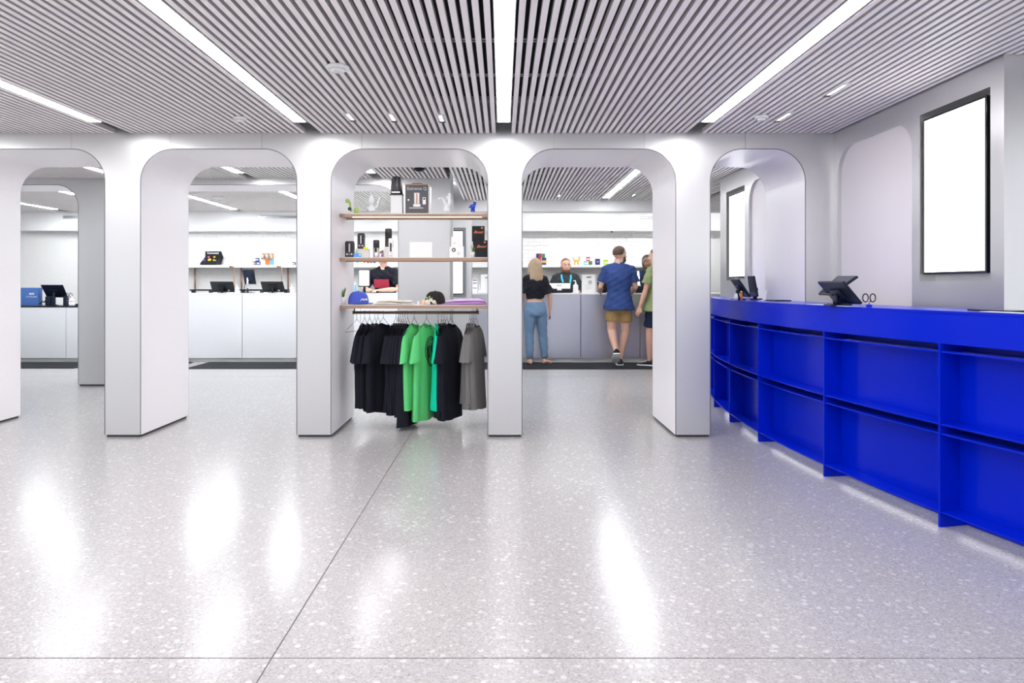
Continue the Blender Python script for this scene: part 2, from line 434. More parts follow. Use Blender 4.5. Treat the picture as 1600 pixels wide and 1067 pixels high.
for x_, lb in ((1.2, 'added unseen fill light behind the beam over the bearded attendant'), (3.2, 'added unseen fill light behind the beam, right end')):  # fill lights added out of view behind the beam to brighten the back room
    t = root('ceiling_light', lb, 'ceiling light', (x_, 11.7, 2.7), 'added staff side fill lights')
    MB().box(x_-.75, x_+.75, 11.66, 11.75, 2.688, 2.699).build('diffuser', 'strip_rear', t)
    MB().box(x_-.77, x_+.77, 11.64, 11.77, 2.6995, 2.73).build('housing', 'housing', t)

# ================================================================= BLUE COUNTER
CR, CYC, CX0 = 9.2, 5.5, 2.055
def cxy(Y, off=0):                           # point of the curved front, offset inwards (towards +X) by off
    X = CX0+CR-math.sqrt(CR*CR-(Y-CYC)**2); n = Vector((CX0+CR-X, CYC-Y)).normalized()
    return X+n.x*off, Y+n.y*off
def cband(mb, y0, y1, o0, o1, z0, z1, n=10):
    rings = []
    for i in range(n+1):
        Y = y0+(y1-y0)*i/n; a = cxy(Y, o0); b = cxy(Y, o1)
        rings.append([(a[0], a[1], z0), (b[0], b[1], z0), (b[0], b[1], z1), (a[0], a[1], z1)])
    return mb.loft(rings, True, False)
bc = root('reception_counter', 'long curved glossy blue counter with open boxed front, right side', 'counter', (2.3, 4.5, 0))
fins = [2.05, 2.62, 3.542, 4.486, 5.49, 6.28, 7.06, 7.85]
CZ = 1.123
cband(MB(), 1.6, 8.3, -.004, .45, CZ-.012, CZ, 60).build('worktop', 'blue', bc)
cband(MB(), 1.6, 8.3, 0, .02, .953, CZ-.0125, 60).build('fascia', 'blue', bc)
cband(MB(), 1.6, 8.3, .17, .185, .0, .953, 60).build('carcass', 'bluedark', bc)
for Y in fins:
    mb = MB(); a0 = cxy(Y-.006); a1 = cxy(Y+.006); b0 = cxy(Y-.006, .169); b1 = cxy(Y+.006, .169)
    mb.add([(p[0], p[1], z) for z in (0.001, .952) for p in (a0, b0, b1, a1)], [(0, 1, 2, 3), (4, 7, 6, 5), (0, 4, 5, 1), (1, 5, 6, 2), (2, 6, 7, 3), (3, 7, 4, 0)])
    mb.build('fin', 'blue', bc)
for a, b in zip(fins[:-1], fins[1:]):
    for z0, z1 in ((.075, .490), (.530, .915)):
        mb = MB(); y0, y1 = a+.0065, b-.0065
        cband(mb, y0, y1, .004, .15, z0, z0+.009); mb.build('box_shelf', 'blue', bc)
        mb = MB(); cband(mb, y0, y1, .004, .15, z1-.009, z1); mb.build('box_shelf', 'blue', bc)
        cband(MB(), y0, y1, .122, .13, z0+.0095, z1-.0095).build('back_panel', 'blue', bc)
cband(MB(), 2.0, 8.2, .10, .14, .066, .073, 40).build('toe_light', mat('toe light', (1, 1, 1), .5, emit=(.95, .97, 1), es=1.1), bc)

# ================================================================= STEEL SERVICE COUNTERS AND MATS (back room)
SY = 11.2; STZ = 1.135
def service_counter(label, x0, x1, seams, y, zt, top_m, front_m, y1=None):
    t = root('service_counter', label, 'counter', ((x0+x1)/2, y+.3, 0))
    y1 = y1 or y+.52
    cuts = [x0]+seams+[x1]
    for a, b in zip(cuts[:-1], cuts[1:]): MB().box(a+.004, b-.004, y, y+.02, .07, zt-.024).build('front_panel', front_m, t, bevel=.002)
    MB().box(x0+.01, x1-.01, y+.025, y1, .0705, zt-.025).build('carcass', 'dark', t)
    MB().box(x0, x1, y-.004, y1+.02, zt-.023, zt).build('worktop', top_m, t, bevel=.003)
    MB().box(x0+.02, x1-.02, y+.07, y1-.02, 0, .07).build('toe_kick', 'white', t)
    return t
M['counterwhite'] = noisy(mat('counter white', (.80, .81, .84), .3), 5, .01)
service_counter('right steel-fronted service counter where the customers stand', -.656, 3.7, [.315, 1.286, 2.257, 3.228], SY, STZ, 'white', 'steel')
service_counter('white service counter with three black screens, seen through second arch', -5.95, -.76, [-4.27, -3.30, -2.33, -1.36], SY, STZ, 'white', 'counterwhite')
service_counter('low white till counter with black top at far left', -8.8, -6.6, [XA(103, SY), ], SY-.0, ZA(478, SY), 'black', 'counterwhite')
def floor_mat(label, x0, x1, y0, y1):
    t = root('floor_mat', label, 'mat', ((x0+x1)/2, (y0+y1)/2, 0), 'dark entrance mats')
    MB().box(x0, x1, y0, y1, .001, .008).build('rubber_edge', 'black', t, bevel=.003)
    n = int((y1-y0)/.03); mb = MB()
    for i in range(n): mb.box(x0+.02, x1-.02, y0+.02+i*.03, y0+.042+i*.03, .0085, .012)
    mb.build('rib', 'mat', t)['kind'] = 'stuff'
floor_mat('dark ribbed mat under the customers at the steel counter', -.55, 3.6, 10.25, 11.08)
floor_mat('dark ribbed mat before the white counter in the second arch', -4.80, -1.2, 10.30, 11.15)
floor_mat('small dark mat end at left edge of second arch view', -5.9, -5.05, 10.75, 11.15)
floor_mat('dark mat before the low black-topped counter far left', -8.9, -6.5, 10.35, 11.15)

# wall shelf over the brick with copper pipe brackets
def wall_shelf(label, x0, x1, pipes):
    t = root('wall_shelf', label, 'shelf', ((x0+x1)/2, 12.4, 1.6))
    MB().box(x0, x1, 12.27, 12.546, 1.585, 1.632).build('board', 'white', t, bevel=.004)
    for px in pipes:
        x = px
        MB().tube([(x-.05, 12.25, 1.60), (x-.02, 12.25, 1.60), (x+.005, 12.25, 1.595), (x+.016, 12.25, 1.575), (x+.018, 12.25, 1.2), (x+.018, 12.25, 1.11), (x+.018, 12.50, 1.11)], .010, 8).build('pipe_bracket', 'copper', t)
        MB().tube([(x+.045, 12.52, 1.60), (x+.05, 12.52, 1.1)], .014, 8).build('pipe_bracket', 'copper', t)
        MB().ball((x-.055, 12.25, 1.60), .014, 8, 6).build('pipe_cap', 'black', t)
wall_shelf('white wall shelf on brick with copper pipe brackets, second arch', -6.1, -1.2, [XA(292, 12.3), XA(366, 12.3), XA(440, 12.3), XA(515, 12.3), XA(598, 12.3)])
wall_shelf('white wall shelf on brick behind the bearded attendant', -.75, 3.6, [XA(800, 12.3), XA(812, 12.3), XA(905, 12.3)+1.6])

def slot_vent(label, x0, x1, z0, z1, y=12.4):
    t = root('air_vent', label, 'vent', ((x0+x1)/2, y, (z0+z1)/2), 'slot vents in the bulkhead')
    MB().box(x0, x1, y-.010, y-.001, z0, z1).build('frame', 'alu', t, bevel=.003)
    for i in range(4):
        z = z0+(z1-z0)*(i+.7)/4.6
        MB().box(x0+.02, x1-.02, y-.014, y-.0105, z, z+.006).build('louvre', 'dark', t)
slot_vent('slot air vent above the brick, right of the man in navy', XA(998, 12.4), XA(1060, 12.4), ZA(343, 12.4), ZA(336, 12.4))
slot_vent('long slot air vent above the shelf with the black screens', XA(404, 12.4), XA(500, 12.4), ZA(341.5, 12.4), ZA(337, 12.4))
slot_vent('slot air vent on the far left wall over the till', XA(98, 12.4), XA(150, 12.4), ZA(342, 12.4), ZA(337, 12.4))
t = root('security_camera', 'small black dome camera on the brick wall top', 'camera', (XA(954, 12.5), 12.4, ZA(362, 12.5)))
MB().box(t.location.x-.03, t.location.x+.03, 12.35, 12.396, t.location.z, t.location.z+.02).build('mount', 'white', t)
MB().ball((t.location.x, 12.37, t.location.z-.005), .02, 12, 8).build('dome', 'blackgloss', t)

# ================================================================= CEILING DETAILS
def detector(label, px, py, r, z, group='round ceiling detectors', dark=False):
    Y = (z-CAMZ)*F/(VY-py); x = XA(px, Y)
    t = root('smoke_detector', label, 'detector', (x, Y, z), group)
    MB().lathe([(r*.9, 0), (r, -.006), (r, -.016), (r*.86, -.022)], (x, Y, z), 28).build('base', 'black' if dark else 'white', t)
    MB().lathe([(r*.62, -.0225), (r*.6, -.032), (r*.3, -.036)], (x, Y, z), 24).build('sensor_dome', 'blackgloss' if dark else 'white', t)
detector('white round smoke detector on slats, left of the central light strip', 528, 103, .066, ZC)
detector('small pale ceiling sensor in slats above the second arch', 375, 183, .05, ZC)
detector('small pale ceiling sensor right of the right light strip', 1190, 181, .05, ZC)
detector('white round detector on far ceiling above the black tills', 340, 308, .10, ZC2)
detector('black round ceiling speaker above the display bottle shelf', 655, 263, .065, ZC2, dark=True)
def spotbar(label, px, py, z, L=.26, w=.042):
    Y = (z-CAMZ)*F/(VY-py); x = XA(px, Y)
    x = min(slat_xs(-9, 4), key=lambda q: abs(q-x))+PITCH/2
    t = root('spot_light', label, 'spotlight', (x, Y, z), 'short recessed spot bars')
    h = MB(); h.box(x-w/2-.006, x-w/2, Y-L/2, Y+L/2, z-.004, z+.05); h.build('housing_side', 'housing', t)
    MB().box(x+w/2, x+w/2+.006, Y-L/2, Y+L/2, z-.004, z+.05).build('housing_side', 'housing', t)
    MB().box(x-w/2, x+w/2, Y-L/2, Y-L/2+.03, z-.004, z+.05).build('end_cap', 'white', t)
    MB().box(x-w/2, x+w/2, Y+L/2-.03, Y+L/2, z-.004, z+.05).build('end_cap', 'dark', t)
    MB().box(x-w/2, x+w/2, Y-L/2+.0305, Y+L/2-.0305, z+.004, z+.012).build('lens', 'spot', t)
spotbar('leftmost of three short spot bars above the clothes arch', 540, 183, ZC)
spotbar('middle of three short spot bars above the clothes arch', 605, 184, ZC)
spotbar('short spot bar nearest the central light strip, left of it', 682, 185, ZC)
spotbar('larger short spot bar in slats toward the wall monitor', 1296, 141, ZC, .30)
spotbar('smaller short spot bar right of the pale ceiling sensor', 1220, 183, ZC, .30)
spotbar('short spot bar far back above the blonde customer', 869, 306, ZC2)
spotbar('short spot bar far back above the man in navy', 985, 305, ZC2)

# ================================================================= MONITORS
def wall_monitor(label, y0, y1, z0, z1, x=2.755):
    t = root('wall_monitor', label, 'monitor', (x, (y0+y1)/2, z0))
    MB().box(x, x+.055, y0, y1, z0, z1).build('casing', 'blackgloss', t, bevel=.003)
    b = .014
    MB().box(x-.003, x-.0005, y0+b, y1-b, z0+b, z1-b).build('screen', 'screen', t)
    MB().box(x+.0555, x+.085, (y0+y1)/2-.1, (y0+y1)/2+.1, (z0+z1)/2-.15, (z0+z1)/2+.15).build('wall_bracket', 'dark', t)
wall_monitor('tall white-lit wall monitor on the right above the blue counter', 3.885, 4.468, 1.325, 2.338)
wall_monitor('farther tall white-lit monitor seen through the rightmost arch', 7.76, 8.30, 1.35, 2.345)
t = root('pier_monitor', 'tall white screen in grey frame behind the product shelves', 'monitor', (XA(712, 10.7), 10.7, 1.1))
xa, xb, za, zb = XA(697, 10.7), XA(728, 10.7), ZA(464, 10.7), ZA(355.5, 10.7)
MB().box(xa, xb, 10.70, 10.745, za, zb).build('surround', mat('grey frame', (.22, .23, .25), .35, .5), t, bevel=.004)
MB().box(xa+.03, xb-.036, 10.690, 10.6995, za+.045, zb-.045).build('casing', 'blackgloss', t)
MB().box(xa+.04, xb-.05, 10.685, 10.6895, za+.06, zb-.06).build('screen', 'screen', t)

def quad_slab(mb, a, b, c, d, th):
    """slab from four corners (a,b bottom; c,d top), thickened to both sides"""
    a, b, c, d = map(Vector, (a, b, c, d)); n = (b-a).cross(d-a).normalized()*th/2
    vs = [p-n for p in (a, b, c, d)]+[p+n for p in (a, b, c, d)]
    return mb.add(vs, [(0, 3, 2, 1), (4, 5, 6, 7), (0, 1, 5, 4), (1, 2, 6, 5), (2, 3, 7, 6), (3, 0, 4, 7)])
def inset(a, b, c, d, k, off):
    a, b, c, d = map(Vector, (a, b, c, d)); m = (a+b+c+d)/4; n = (b-a).cross(d-a).normalized()*off
    w = 1-k; return [m+(p-m)*w+n for p in (a, b, c, d)]
M['screenoff'] = mat('dark screen glass', (.012, .018, .04), .12)
M['navyplastic'] = mat('navy tinted plastic', (.008, .012, .03), .4, spec=.3)
def till(label, quad, top, group, face=1, m='black', stand=True, badge=True, name='till_screen'):
    a, b, c, d = map(Vector, quad); mid = (a+b)/2
    t = root(name, label, 'screen', (mid.x, mid.y, top), group)
    quad_slab(MB(), a, b, c, d, .016).build('casing', m, t, bevel=.004)
    quad_slab(MB(), *inset(a, b, c, d, .08, .0095*face), .002).build('screen', 'screenoff', t)
    quad_slab(MB(), *inset(a, b, c, d, .62, -.016*face), .014).build('mount_block', m, t, bevel=.004)
    if badge:
        q = inset(a, b, c, d, .85, -.0095*face); sh = ((a+b)/2-(c+d)/2)*.33; q = [p+sh+(b-a)*.2 for p in q]
        quad_slab(MB(), q[0], q[1], q[2], q[3], .002).build('badge', 'chrome', t)
    if stand:
        m1 = (a+b+c+d)/4; n = (b-a).cross(d-a).normalized()*-.03*face
        foot = Vector((m1.x, m1.y, top+.006))+Vector((n.x, n.y, 0)).normalized()*.02
        MB().tube([m1+n*.5, m1+n*1.2-Vector((0, 0, .03)), foot], [.016, .016, .02], 8).build('stand', m, t)
        MB().box(foot.x-.06, foot.x+.06, foot.y-.05, foot.y+.05, top+.0005, top+.010).build('base', m, t, bevel=.003)
    return t
# two tills on the white counter: backs to the viewer, tops tipped towards us
def back_till(label, pxl, pxr, pyt, pyb, shift, Y, top, group='black till screens in the second arch'):
    dY = .12
    a, b = P(pxl+shift, pyb, Y+dY), P(pxr+shift, pyb, Y+dY); c, d = P(pxr, pyt, Y), P(pxl, pyt, Y)
    a.z = b.z = max(a.z, top+.012)
    return till(label, (a, b, c, d), top, group, face=-1)
back_till('black till screen left of the tall stand monitor on white counter', 328, 364, 440, 456, 4, SY+.12, STZ)
back_till('black till screen right of the tall stand monitor on white counter', 407, 442, 440, 456, 4, SY+.12, STZ)
t = root('stand_monitor', 'black monitor on tall stand between the two till screens', 'monitor', (*P(387, 457, SY+.3).xy, STZ))
quad_slab(MB(), P(383, 444, 11.5), P(400, 444, 11.42), P(396.5, 421, 11.42), P(379, 421, 11.5), .02).build('casing', 'black', t, bevel=.004)
q = inset(P(383, 444, 11.5), P(400, 444, 11.42), P(396.5, 421, 11.42), P(379, 421, 11.5), .12, .012); quad_slab(MB(), *q, .002).build('screen', 'screenoff', t)
q = inset(P(383, 444, 11.47), P(400, 444, 11.39), P(396.5, 421, 11.39), P(379, 421, 11.47), .5, -.0); quad_slab(MB(), *q, .02).build('mount_block', 'navyplastic', t, bevel=.003)
c0 = P(387, 434, 11.41); MB().tube([c0, (c0.x, c0.y, STZ+.012)], [.018, .02], 10).build('stand', 'chrome', t)
MB().lathe([(.12, 0.001), (.12, .006), (.03, .014)], (c0.x, c0.y, STZ), 24).build('base', 'black', t)
MB().tube([P(383, 444, 11.4), P(381.5, 450, 11.38), P(384, 456, 11.38)], .006, 6).build('cable', 'black', t)
# black cable tray line along the counter top
for i, (a, b, lb) in enumerate(((298, 329, 'thin black ledge on the white counter, left of left till'), (376, 409, 'thin black ledge between stand monitor and right till'), (443, 450, 'thin black ledge end right of the right till'))):
    t = root('equipment_ledge', lb, 'ledge', (XA((a+b)/2, 11.6), 11.6, STZ))
    z0 = ZA(454.3, 11.6); z1 = ZA(452, 11.6)
    MB().box(XA(a, 11.6), XA(b, 11.6), 11.56, 11.75, z0, z1).build('ledge_board', 'black', t)
    for x in (XA(a, 11.6)+.01, XA(b, 11.6)-.03): MB().box(x, x+.02, 11.6, 11.72, STZ+.0005, z0-.0005).build('ledge_foot', 'black', t)

# far left till with blue box
LZ = ZA(478, SY); LYY = SY+.12
a, b, c, d = P(75, 466.5, LYY+.16), P(107, 466.5, LYY+.16), P(98, 445.2, LYY), P(63.5, 445.2, LYY)
till('large black till screen on the low black counter, far left', (a, b, c, d), LZ, 'far left till', face=-1, m='navyplastic')
def sign_box(name, label, cat, x0, x1, y, z0, z1, d, m, words, tm, parent=None):
    t = root(name, label, cat, ((x0+x1)/2, y+d/2, z0))
    MB().box(x0, x1, y, y+d, z0+.0005, z1).build('panel', m, t, bevel=.002)
    for s_, sz, dx, z, bold in words: text(s_, sz, ((x0+x1)/2+dx, y-.0015, z), tm, t, bold=bold)
    return t
M['bluebox'] = mat('mid blue card', (.055, .15, .42), .5)
M['ink'] = mat('dark ink', (.03, .03, .04), .6); M['inkw'] = mat('white ink', (.9, .9, .9), .6)
M['paper'] = noisy(mat('white card', (.86, .86, .85), .6), 8, .02)
def logo(cx, y, cz, w, m, parent, rot=None, name='logo'):
    """barless A, Y and R as three bent strokes; built flat in xz, w wide"""
    mb = MB(); r = w*.055
    def st(pts): mb.tube([(cx+(p[0]-.5)*w, y, cz+(p[1]-.17)*w) for p in pts], r, 6, flat=.3, up=(1, 0, 0))
    st([(0, 0), (.15, .30), (.20, .34), (.26, .30), (.34, .02)]); st([(.32, .36), (.45, .14), (.60, .36)]); st([(.45, .14), (.40, 0)])
    st([(.60, 0), (.72, .35), (.92, .35), (1.0, .25), (.92, .16), (.76, .15), (.95, 0)])
    return mb.build(name, m, parent)
Yb = SY+.15
t = sign_box('display_box', 'mid-blue display box with white logo, far left counter edge', 'box', XA(30, Yb), XA(60, Yb), Yb, LZ, ZA(449.5, Yb), .10, 'bluebox', [('AYR WELLNESS', .026, .045, ZA(463.8, Yb), 0)], 'inkw')
logo(XA(49.5, Yb), Yb-.004, ZA(459.5, Yb), .085, 'inkw', t)
Yc = SY+.06
t = root('receipt_printer', 'small black receipt printer under the far left screen', 'printer', (XA(75, Yc), Yc, LZ))
MB().box(XA(70, Yc), XA(78, Yc), Yc, Yc+.12, LZ+.001, ZA(463, Yc)).build('body', 'navyplastic', t, bevel=.012)
MB().tube([P(62, 475, Yc), P(66, 471, Yc), P(70, 472, Yc), P(72, 468, Yc)], .012, 8).build('cable', 'black', t)
t = root('card_holder', 'black holder with white card under the far left screen', 'holder', (XA(92, Yc), Yc, LZ))
MB().box(XA(79, Yc), XA(84, Yc), Yc+.02, Yc+.10, LZ+.001, ZA(464, Yc)).build('side_block', 'navyplastic', t)
MB().box(XA(97.5, Yc), XA(102, Yc), Yc+.02, Yc+.10, LZ+.001, ZA(462.5, Yc)).build('side_block', 'navyplastic', t)
MB().box(XA(84.5, Yc), XA(97, Yc), Yc+.04, Yc+.05, LZ+.02, ZA(464.8, Yc)).build('card', 'paper', t)
def scissors(label, base, s, m='black', flip=1):
    """pair of scissors standing in a cup, two loop handles up"""
    t = root('scissors', label, 'scissors', tuple(base))
    for k, sx in enumerate((-1, 1)):
        pts = []
        for i in range(15):
            an = 2*PI*i/14; pts.append((base[0]+sx*s*.55+s*.42*math.cos(an)*(1 if k else 1), base[1], base[2]+s*1.35+s*.62*math.sin(an)))
        MB().tube(pts, s*.09, 6).build('handle', m, t)
        MB().tube([(base[0]+sx*s*.22, base[1]+.002*sx, base[2]+s*.95), (base[0]-sx*s*.08, base[1]+.002*sx, base[2]+s*.05)], [s*.10, s*.06], 6, flat=.4).build('blade', 'chrome', t)
    MB().ball((base[0], base[1]-.004, base[2]+s*.75), s*.08, 8, 6).build('pivot', 'chrome', t)
    return t
scissors('black scissors standing in the pen cup at far left', (XA(106.5, Yc), Yc+.02, ZA(468, Yc)), .055)
t = root('pen_cup', 'black pen cup holding scissors, right of far left screen', 'cup', (XA(106, Yc), Yc+.02, LZ))
MB().lathe([(.035, .001), (.037, .09), (.031, .09), (.030, .01)], (XA(106, Yc), Yc+.02, LZ), 16, caps=False).build('cup_wall', 'navyplastic', t)
MB().lathe([(.029, .004), (.029, .010)], (XA(106, Yc), Yc+.02, LZ), 16).build('cup_floor', 'navyplastic', t)
M['gel'] = mat('clear gel plastic', (.72, .83, .90), .15); M['labelred'] = mat('red print', (.6, .1, .12), .5)
def pump_bottle(label, px0, px1, pyt, pyb, Y, top, m='gel', lab=True):
    x = XA((px0+px1)/2, Y); r = (px1-px0)/2/F*Y; h = (pyb-pyt)/F*Y
    t = root('pump_bottle', label, 'bottle', (x, Y, top))
    MB().lathe([(r*.9, .001), (r, .008), (r, h*.58), (r*.75, h*.66), (r*.3, h*.70), (r*.3, h*.74)], (x, Y, top), 18).build('bottle_body', m, t)
    MB().lathe([(r*.36, h*.742), (r*.34, h*.82), (r*.12, h*.83), (r*.12, h*.95)], (x, Y, top), 12).build('pump_collar', 'white', t)
    MB().tube([(x, Y, top+h*.955), (x-r*.9, Y, top+h*.96)], [r*.2, r*.13], 8).build('pump_nozzle', 'white', t)
    if lab: MB().lathe([(r*1.01, h*.15), (r*1.01, h*.5)], (x, Y, top), 18, caps=False).build('label_band', 'inkw', t); MB().lathe([(r*1.02, h*.42), (r*1.02, h*.48)], (x, Y, top), 18, caps=False).build('label_stripe', 'labelred', t)
pump_bottle('clear hand gel bottle right of the far left scissors', 108, 116, 462, 478, Yc, LZ)
pump_bottle('white pump bottle on steel counter before bearded attendant', 895.5, 903.5, 437.5, 457.5, SY+.10, STZ, 'paper', False)
pump_bottle('hand gel bottle right of left till on white counter', 367, 374, 445, 457.5, SY+.15, STZ)
pump_bottle('hand gel bottle at right end of white counter, second arch', 453, 459, 444, 457.5, SY+.15, STZ)
t = root('stapler', 'small black stapler beside the far left gel bottle', 'stapler', (XA(119, Yc), Yc, LZ))
MB().box(XA(116.6, Yc), XA(121.3, Yc), Yc, Yc+.05, LZ+.001, LZ+.012).build('base', 'black', t, bevel=.003)
MB().box(XA(116.8, Yc), XA(120.8, Yc), Yc+.01, Yc+.04, LZ+.0125, LZ+.035).build('arm', 'black', t, bevel=.006)

# ================================================================= THINGS ON THE BRICK SHELF
GZ = 1.632; GY = 12.36
def shelf_box(name, label, cat, px0, px1, pyt, pyb, m, band=None, Y=GY, d=.06, z0=None, group=None, words=None, tm='inkw'):
    x0, x1 = XA(px0, Y), XA(px1, Y); h = (pyb-pyt)/F*Y; z0 = GZ if z0 is None else z0
    t = root(name, label, cat, ((x0+x1)/2, Y+d/2, z0), group)
    MB().box(x0, x1, Y, Y+d, z0+.0008, z0+h).build('carton', m, t, bevel=.003)
    if band: MB().box(x0+.004, x1-.004, Y-.0012, Y-.0002, z0+h*.3, z0+h*.62).build('label_band', band, t)
    if words: text(words, h*.3, ((x0+x1)/2, Y-.002, z0+h*.5), tm, t)
    return t, z0+h
C = lambda n, c: M.setdefault(n, mat(n, c, .5))
C('navy card', (.02, .035, .14)); C('red card', (.45, .02, .03)); C('green card', (.03, .22, .08)); C('tan card', (.45, .27, .15)); C('teal card', (.12, .5, .62))
C('orange card', (.85, .16, .02)); C('sky card', (.12, .38, .85)); C('lime card', (.3, .55, .02)); C('gold', (.75, .42, .06)); C('yellow', (.85, .55, .02)); C('purple card', (.16, .06, .45)); C('pink card', (.7, .12, .3)); C('pale yellow', (.85, .8, .35))
# connected display
t = root('display_stand', 'black angled counter display with white lettering on brick shelf', 'display', (XA(330, GY), GY, GZ))
X0, X1 = XA(316.5, GY), XA(341, GY); hz = GZ+.25; Xs = XA(347, GY)
fy = GY-.05
mb = MB(); mb.add([(X0, fy-.05, GZ+.001), (X1, fy-.05, GZ+.001), (X1, fy-.05, GZ+.03), (X0, fy-.05, GZ+.03), (X0+.02, GY+.06, GZ+.15), (X1+.02, GY+.06, GZ+.15), (X1+.02, GY+.06, GZ+.001), (X0+.02, GY+.06, GZ+.001)], [(0, 1, 2, 3), (3, 2, 5, 4), (4, 5, 6, 7), (0, 7, 6, 1), (0, 3, 4, 7), (1, 6, 5, 2)])
mb.build('tray', 'black', t)
MB().box(X0+.02, X1+.03, GY+.061, GY+.075, GZ+.02, hz).build('header_card', 'black', t, bevel=.002)
mb = MB(); mb.add([(X1, fy-.05, GZ+.001), (X1+.02, GY+.06, GZ+.001), (X1+.065, GY+.075, GZ+.14), (X1+.03, GY+.06, hz), (X1+.02, GY+.055, GZ+.15), (X1, fy-.05, GZ+.03)], [(0, 1, 2, 3, 4, 5)]); mb.build('side_wing', 'black', t)
text('Connected', .046, ((X0+X1)/2+.02, GY+.058, hz-.032), 'inkw', t, bold=.001)
for (px, py, m_, r) in ((328.5, 406, 'yellow', .030), (324.5, 401.5, 'pink card', .018), (333.5, 401.5, 'yellow', .018), (320, 406.5, 'purple card', .020), (335.5, 406.5, 'gold', .018), (338.5, 407.3, 'inkw', .007)):
    p = P(px, py, GY-.0); tilt = Matrix.Rotation(-.9, 3, 'X'); f = (p.z-(GZ+.03))/.12; yy = fy-.05+f*(.16)-.012
    MB().lathe([(r, -.006), (r, .006), (r*.9, .008)], (p.x, yy, p.z), 16, mx=Matrix.Rotation(.85, 3, 'X')).build('sample_disc', m_, t)
# small navy boxes
b1, zt = shelf_box('product_box', 'tan small box, leftmost of the stacked trio on brick shelf', 'box', 393.5, 397, 400, 406, 'tan card', 'inkw')
b1, zt = shelf_box('product_box', 'narrow navy box in the middle of the stacked trio', 'box', 397.8, 400.6, 400, 406, 'navy card', 'sky card')
b1, _ = shelf_box('product_box', 'wider navy box, right of the stacked trio', 'box', 401.3, 405.5, 400, 406, 'navy card', 'inkw')
b1, _ = shelf_box('product_box', 'navy box resting on top of the stacked trio', 'box', 399, 404, 394, 398.8, 'navy card', 'inkw', z0=zt+.0005)
# the trio's bottom really sits on a clear riser
for i, (lb, m_, tx) in enumerate((('patterned orange pouch, leftmost of three on brick shelf', 'tan card', 'paper'), ('patterned pouch with bright orange foot, middle of three', 'tan card', 'orange card'), ('patterned pouch with sky blue foot, right of three', 'tan card', 'sky card'))):
    px = 411.5+6.6*i; t = root('product_pouch', lb, 'pouch', (XA(px, GY), GY, GZ), 'patterned pouches on brick shelf')
    x = XA(px, GY); w_ = .035
    MB().box(x-w_*.9, x+w_*.9, GY-.02, GY+.02, GZ+.001, GZ+.10).build('foot', tx, t, bevel=.004)
    MB().lathe([(w_, 0), (w_*1.1, .03), (w_*.95, .07), (w_, .10), (w_*.7, .115)], (x, GY, GZ+.1005), 14).build('body', m_, t)
    MB().box(x-.012, x+.012, GY-w_*1.2, GY-w_*1.12, GZ+.13, GZ+.19).build('label_cross', 'inkw', t)
    MB().box(x-.024, x+.024, GY-w_*1.2, GY-w_*1.12, GZ+.148, GZ+.168).build('label_cross', 'inkw', t)
shelf_box('product_box', 'tiny black box at the right end of brick shelf, second arch', 'box', 456.5, 461, 409.8, 414, 'black', 'inkw')
# left shelf part behind product shelf: small coloured samples
for i, (px, m_, nmz) in enumerate(((559, 'teal card', 'teal'), (564.5, 'pale yellow', 'yellow'), (570, 'orange card', 'orange'), (575.5, 'red card', 'red'), (580.5, 'green card', 'green'), (585.5, 'purple card', 'purple'))):
    t = root('sample_jar', f'small {nmz}-lidded sample jar on brick shelf under middle display shelf', 'jar', (XA(px, GY), GY, GZ), 'sample jars')
    MB().lathe([(.022, .001), (.024, .03), (.022, .035)], (XA(px, GY), GY-.03, GZ), 14).build('glass', 'paper', t)
    MB().lathe([(.023, .0355), (.023, .055), (.02, .058)], (XA(px, GY), GY-.03, GZ), 14).build('lid', m_, t)
# can stack above blonde customer
cols = [('navy card', 'left', 838, 842), ('red card', 'middle', 842.5, 846.8), ('green card', 'right', 847.3, 851.5)]
zt = GZ
for i, (px0, px1, m_) in enumerate(((838.5, 845.3, 'red card'), (846.6, 853.5, 'navy card'))):
    _, zt = shelf_box('product_box', ['dark maroon box at the bottom left of the dark stack', 'dark navy box at the bottom right of the dark stack'][i], 'box', px0, px1, 401.8, 413.2, m_, ['purple card', 'gold'][i], group='dark box stack')
for m_, wd, a_, b_ in cols: shelf_box('product_box', {'left': 'dark blue small box, upper left of dark stack over blonde customer', 'middle': 'dark red small box, upper middle of dark stack', 'right': 'dark green small box, upper right of dark stack'}[wd], 'box', a_, b_, 395, 401.3, m_, None, z0=zt+.0006, group='dark box stack')
# gold figurine: generic balloon-like dog
t = root('gold_figurine', 'shiny gold animal figurine behind the bearded attendant', 'figurine', (XA(901, GY), GY, GZ))
x0 = XA(901, GY)
for dx, nm_ in ((-.035, 'leg'), (.03, 'leg')): MB().tube([(x0+dx, GY, GZ+.002), (x0+dx*.8, GY, GZ+.06)], [.012, .016], 8).build(nm_, 'gold', t)
MB().ball((x0, GY, GZ+.075), (.05, .022, .022), 12, 8).build('body', 'gold', t)
MB().tube([(x0+.04, GY, GZ+.08), (x0+.05, GY, GZ+.12), (x0+.045, GY, GZ+.15)], [.018, .012, .02], 8).build('head', 'gold', t)
MB().tube([(x0-.04, GY, GZ+.08), (x0-.06, GY, GZ+.12), (x0-.055, GY, GZ+.14)], [.012, .008, .010], 8).build('tail', 'gold', t)
_, z1 = shelf_box('product_tin', 'pale teal tin, bottom left of small three-tin stack', 'tin', 912.5, 917.6, 407, 413.2, 'teal card', 'inkw', group='three tins')
shelf_box('product_tin', 'green and red tin, bottom right of small three-tin stack', 'tin', 920, 925.5, 407, 413.2, 'green card', 'red card', group='three tins')
mb = root('tin_riser', 'thin clear riser plate across the two lower tins', 'riser', (XA(919, GY), GY, z1)); MB().box(XA(913, GY), XA(925, GY), GY, GY+.06, z1+.0005, z1+.003).build('plate', 'paper', mb)
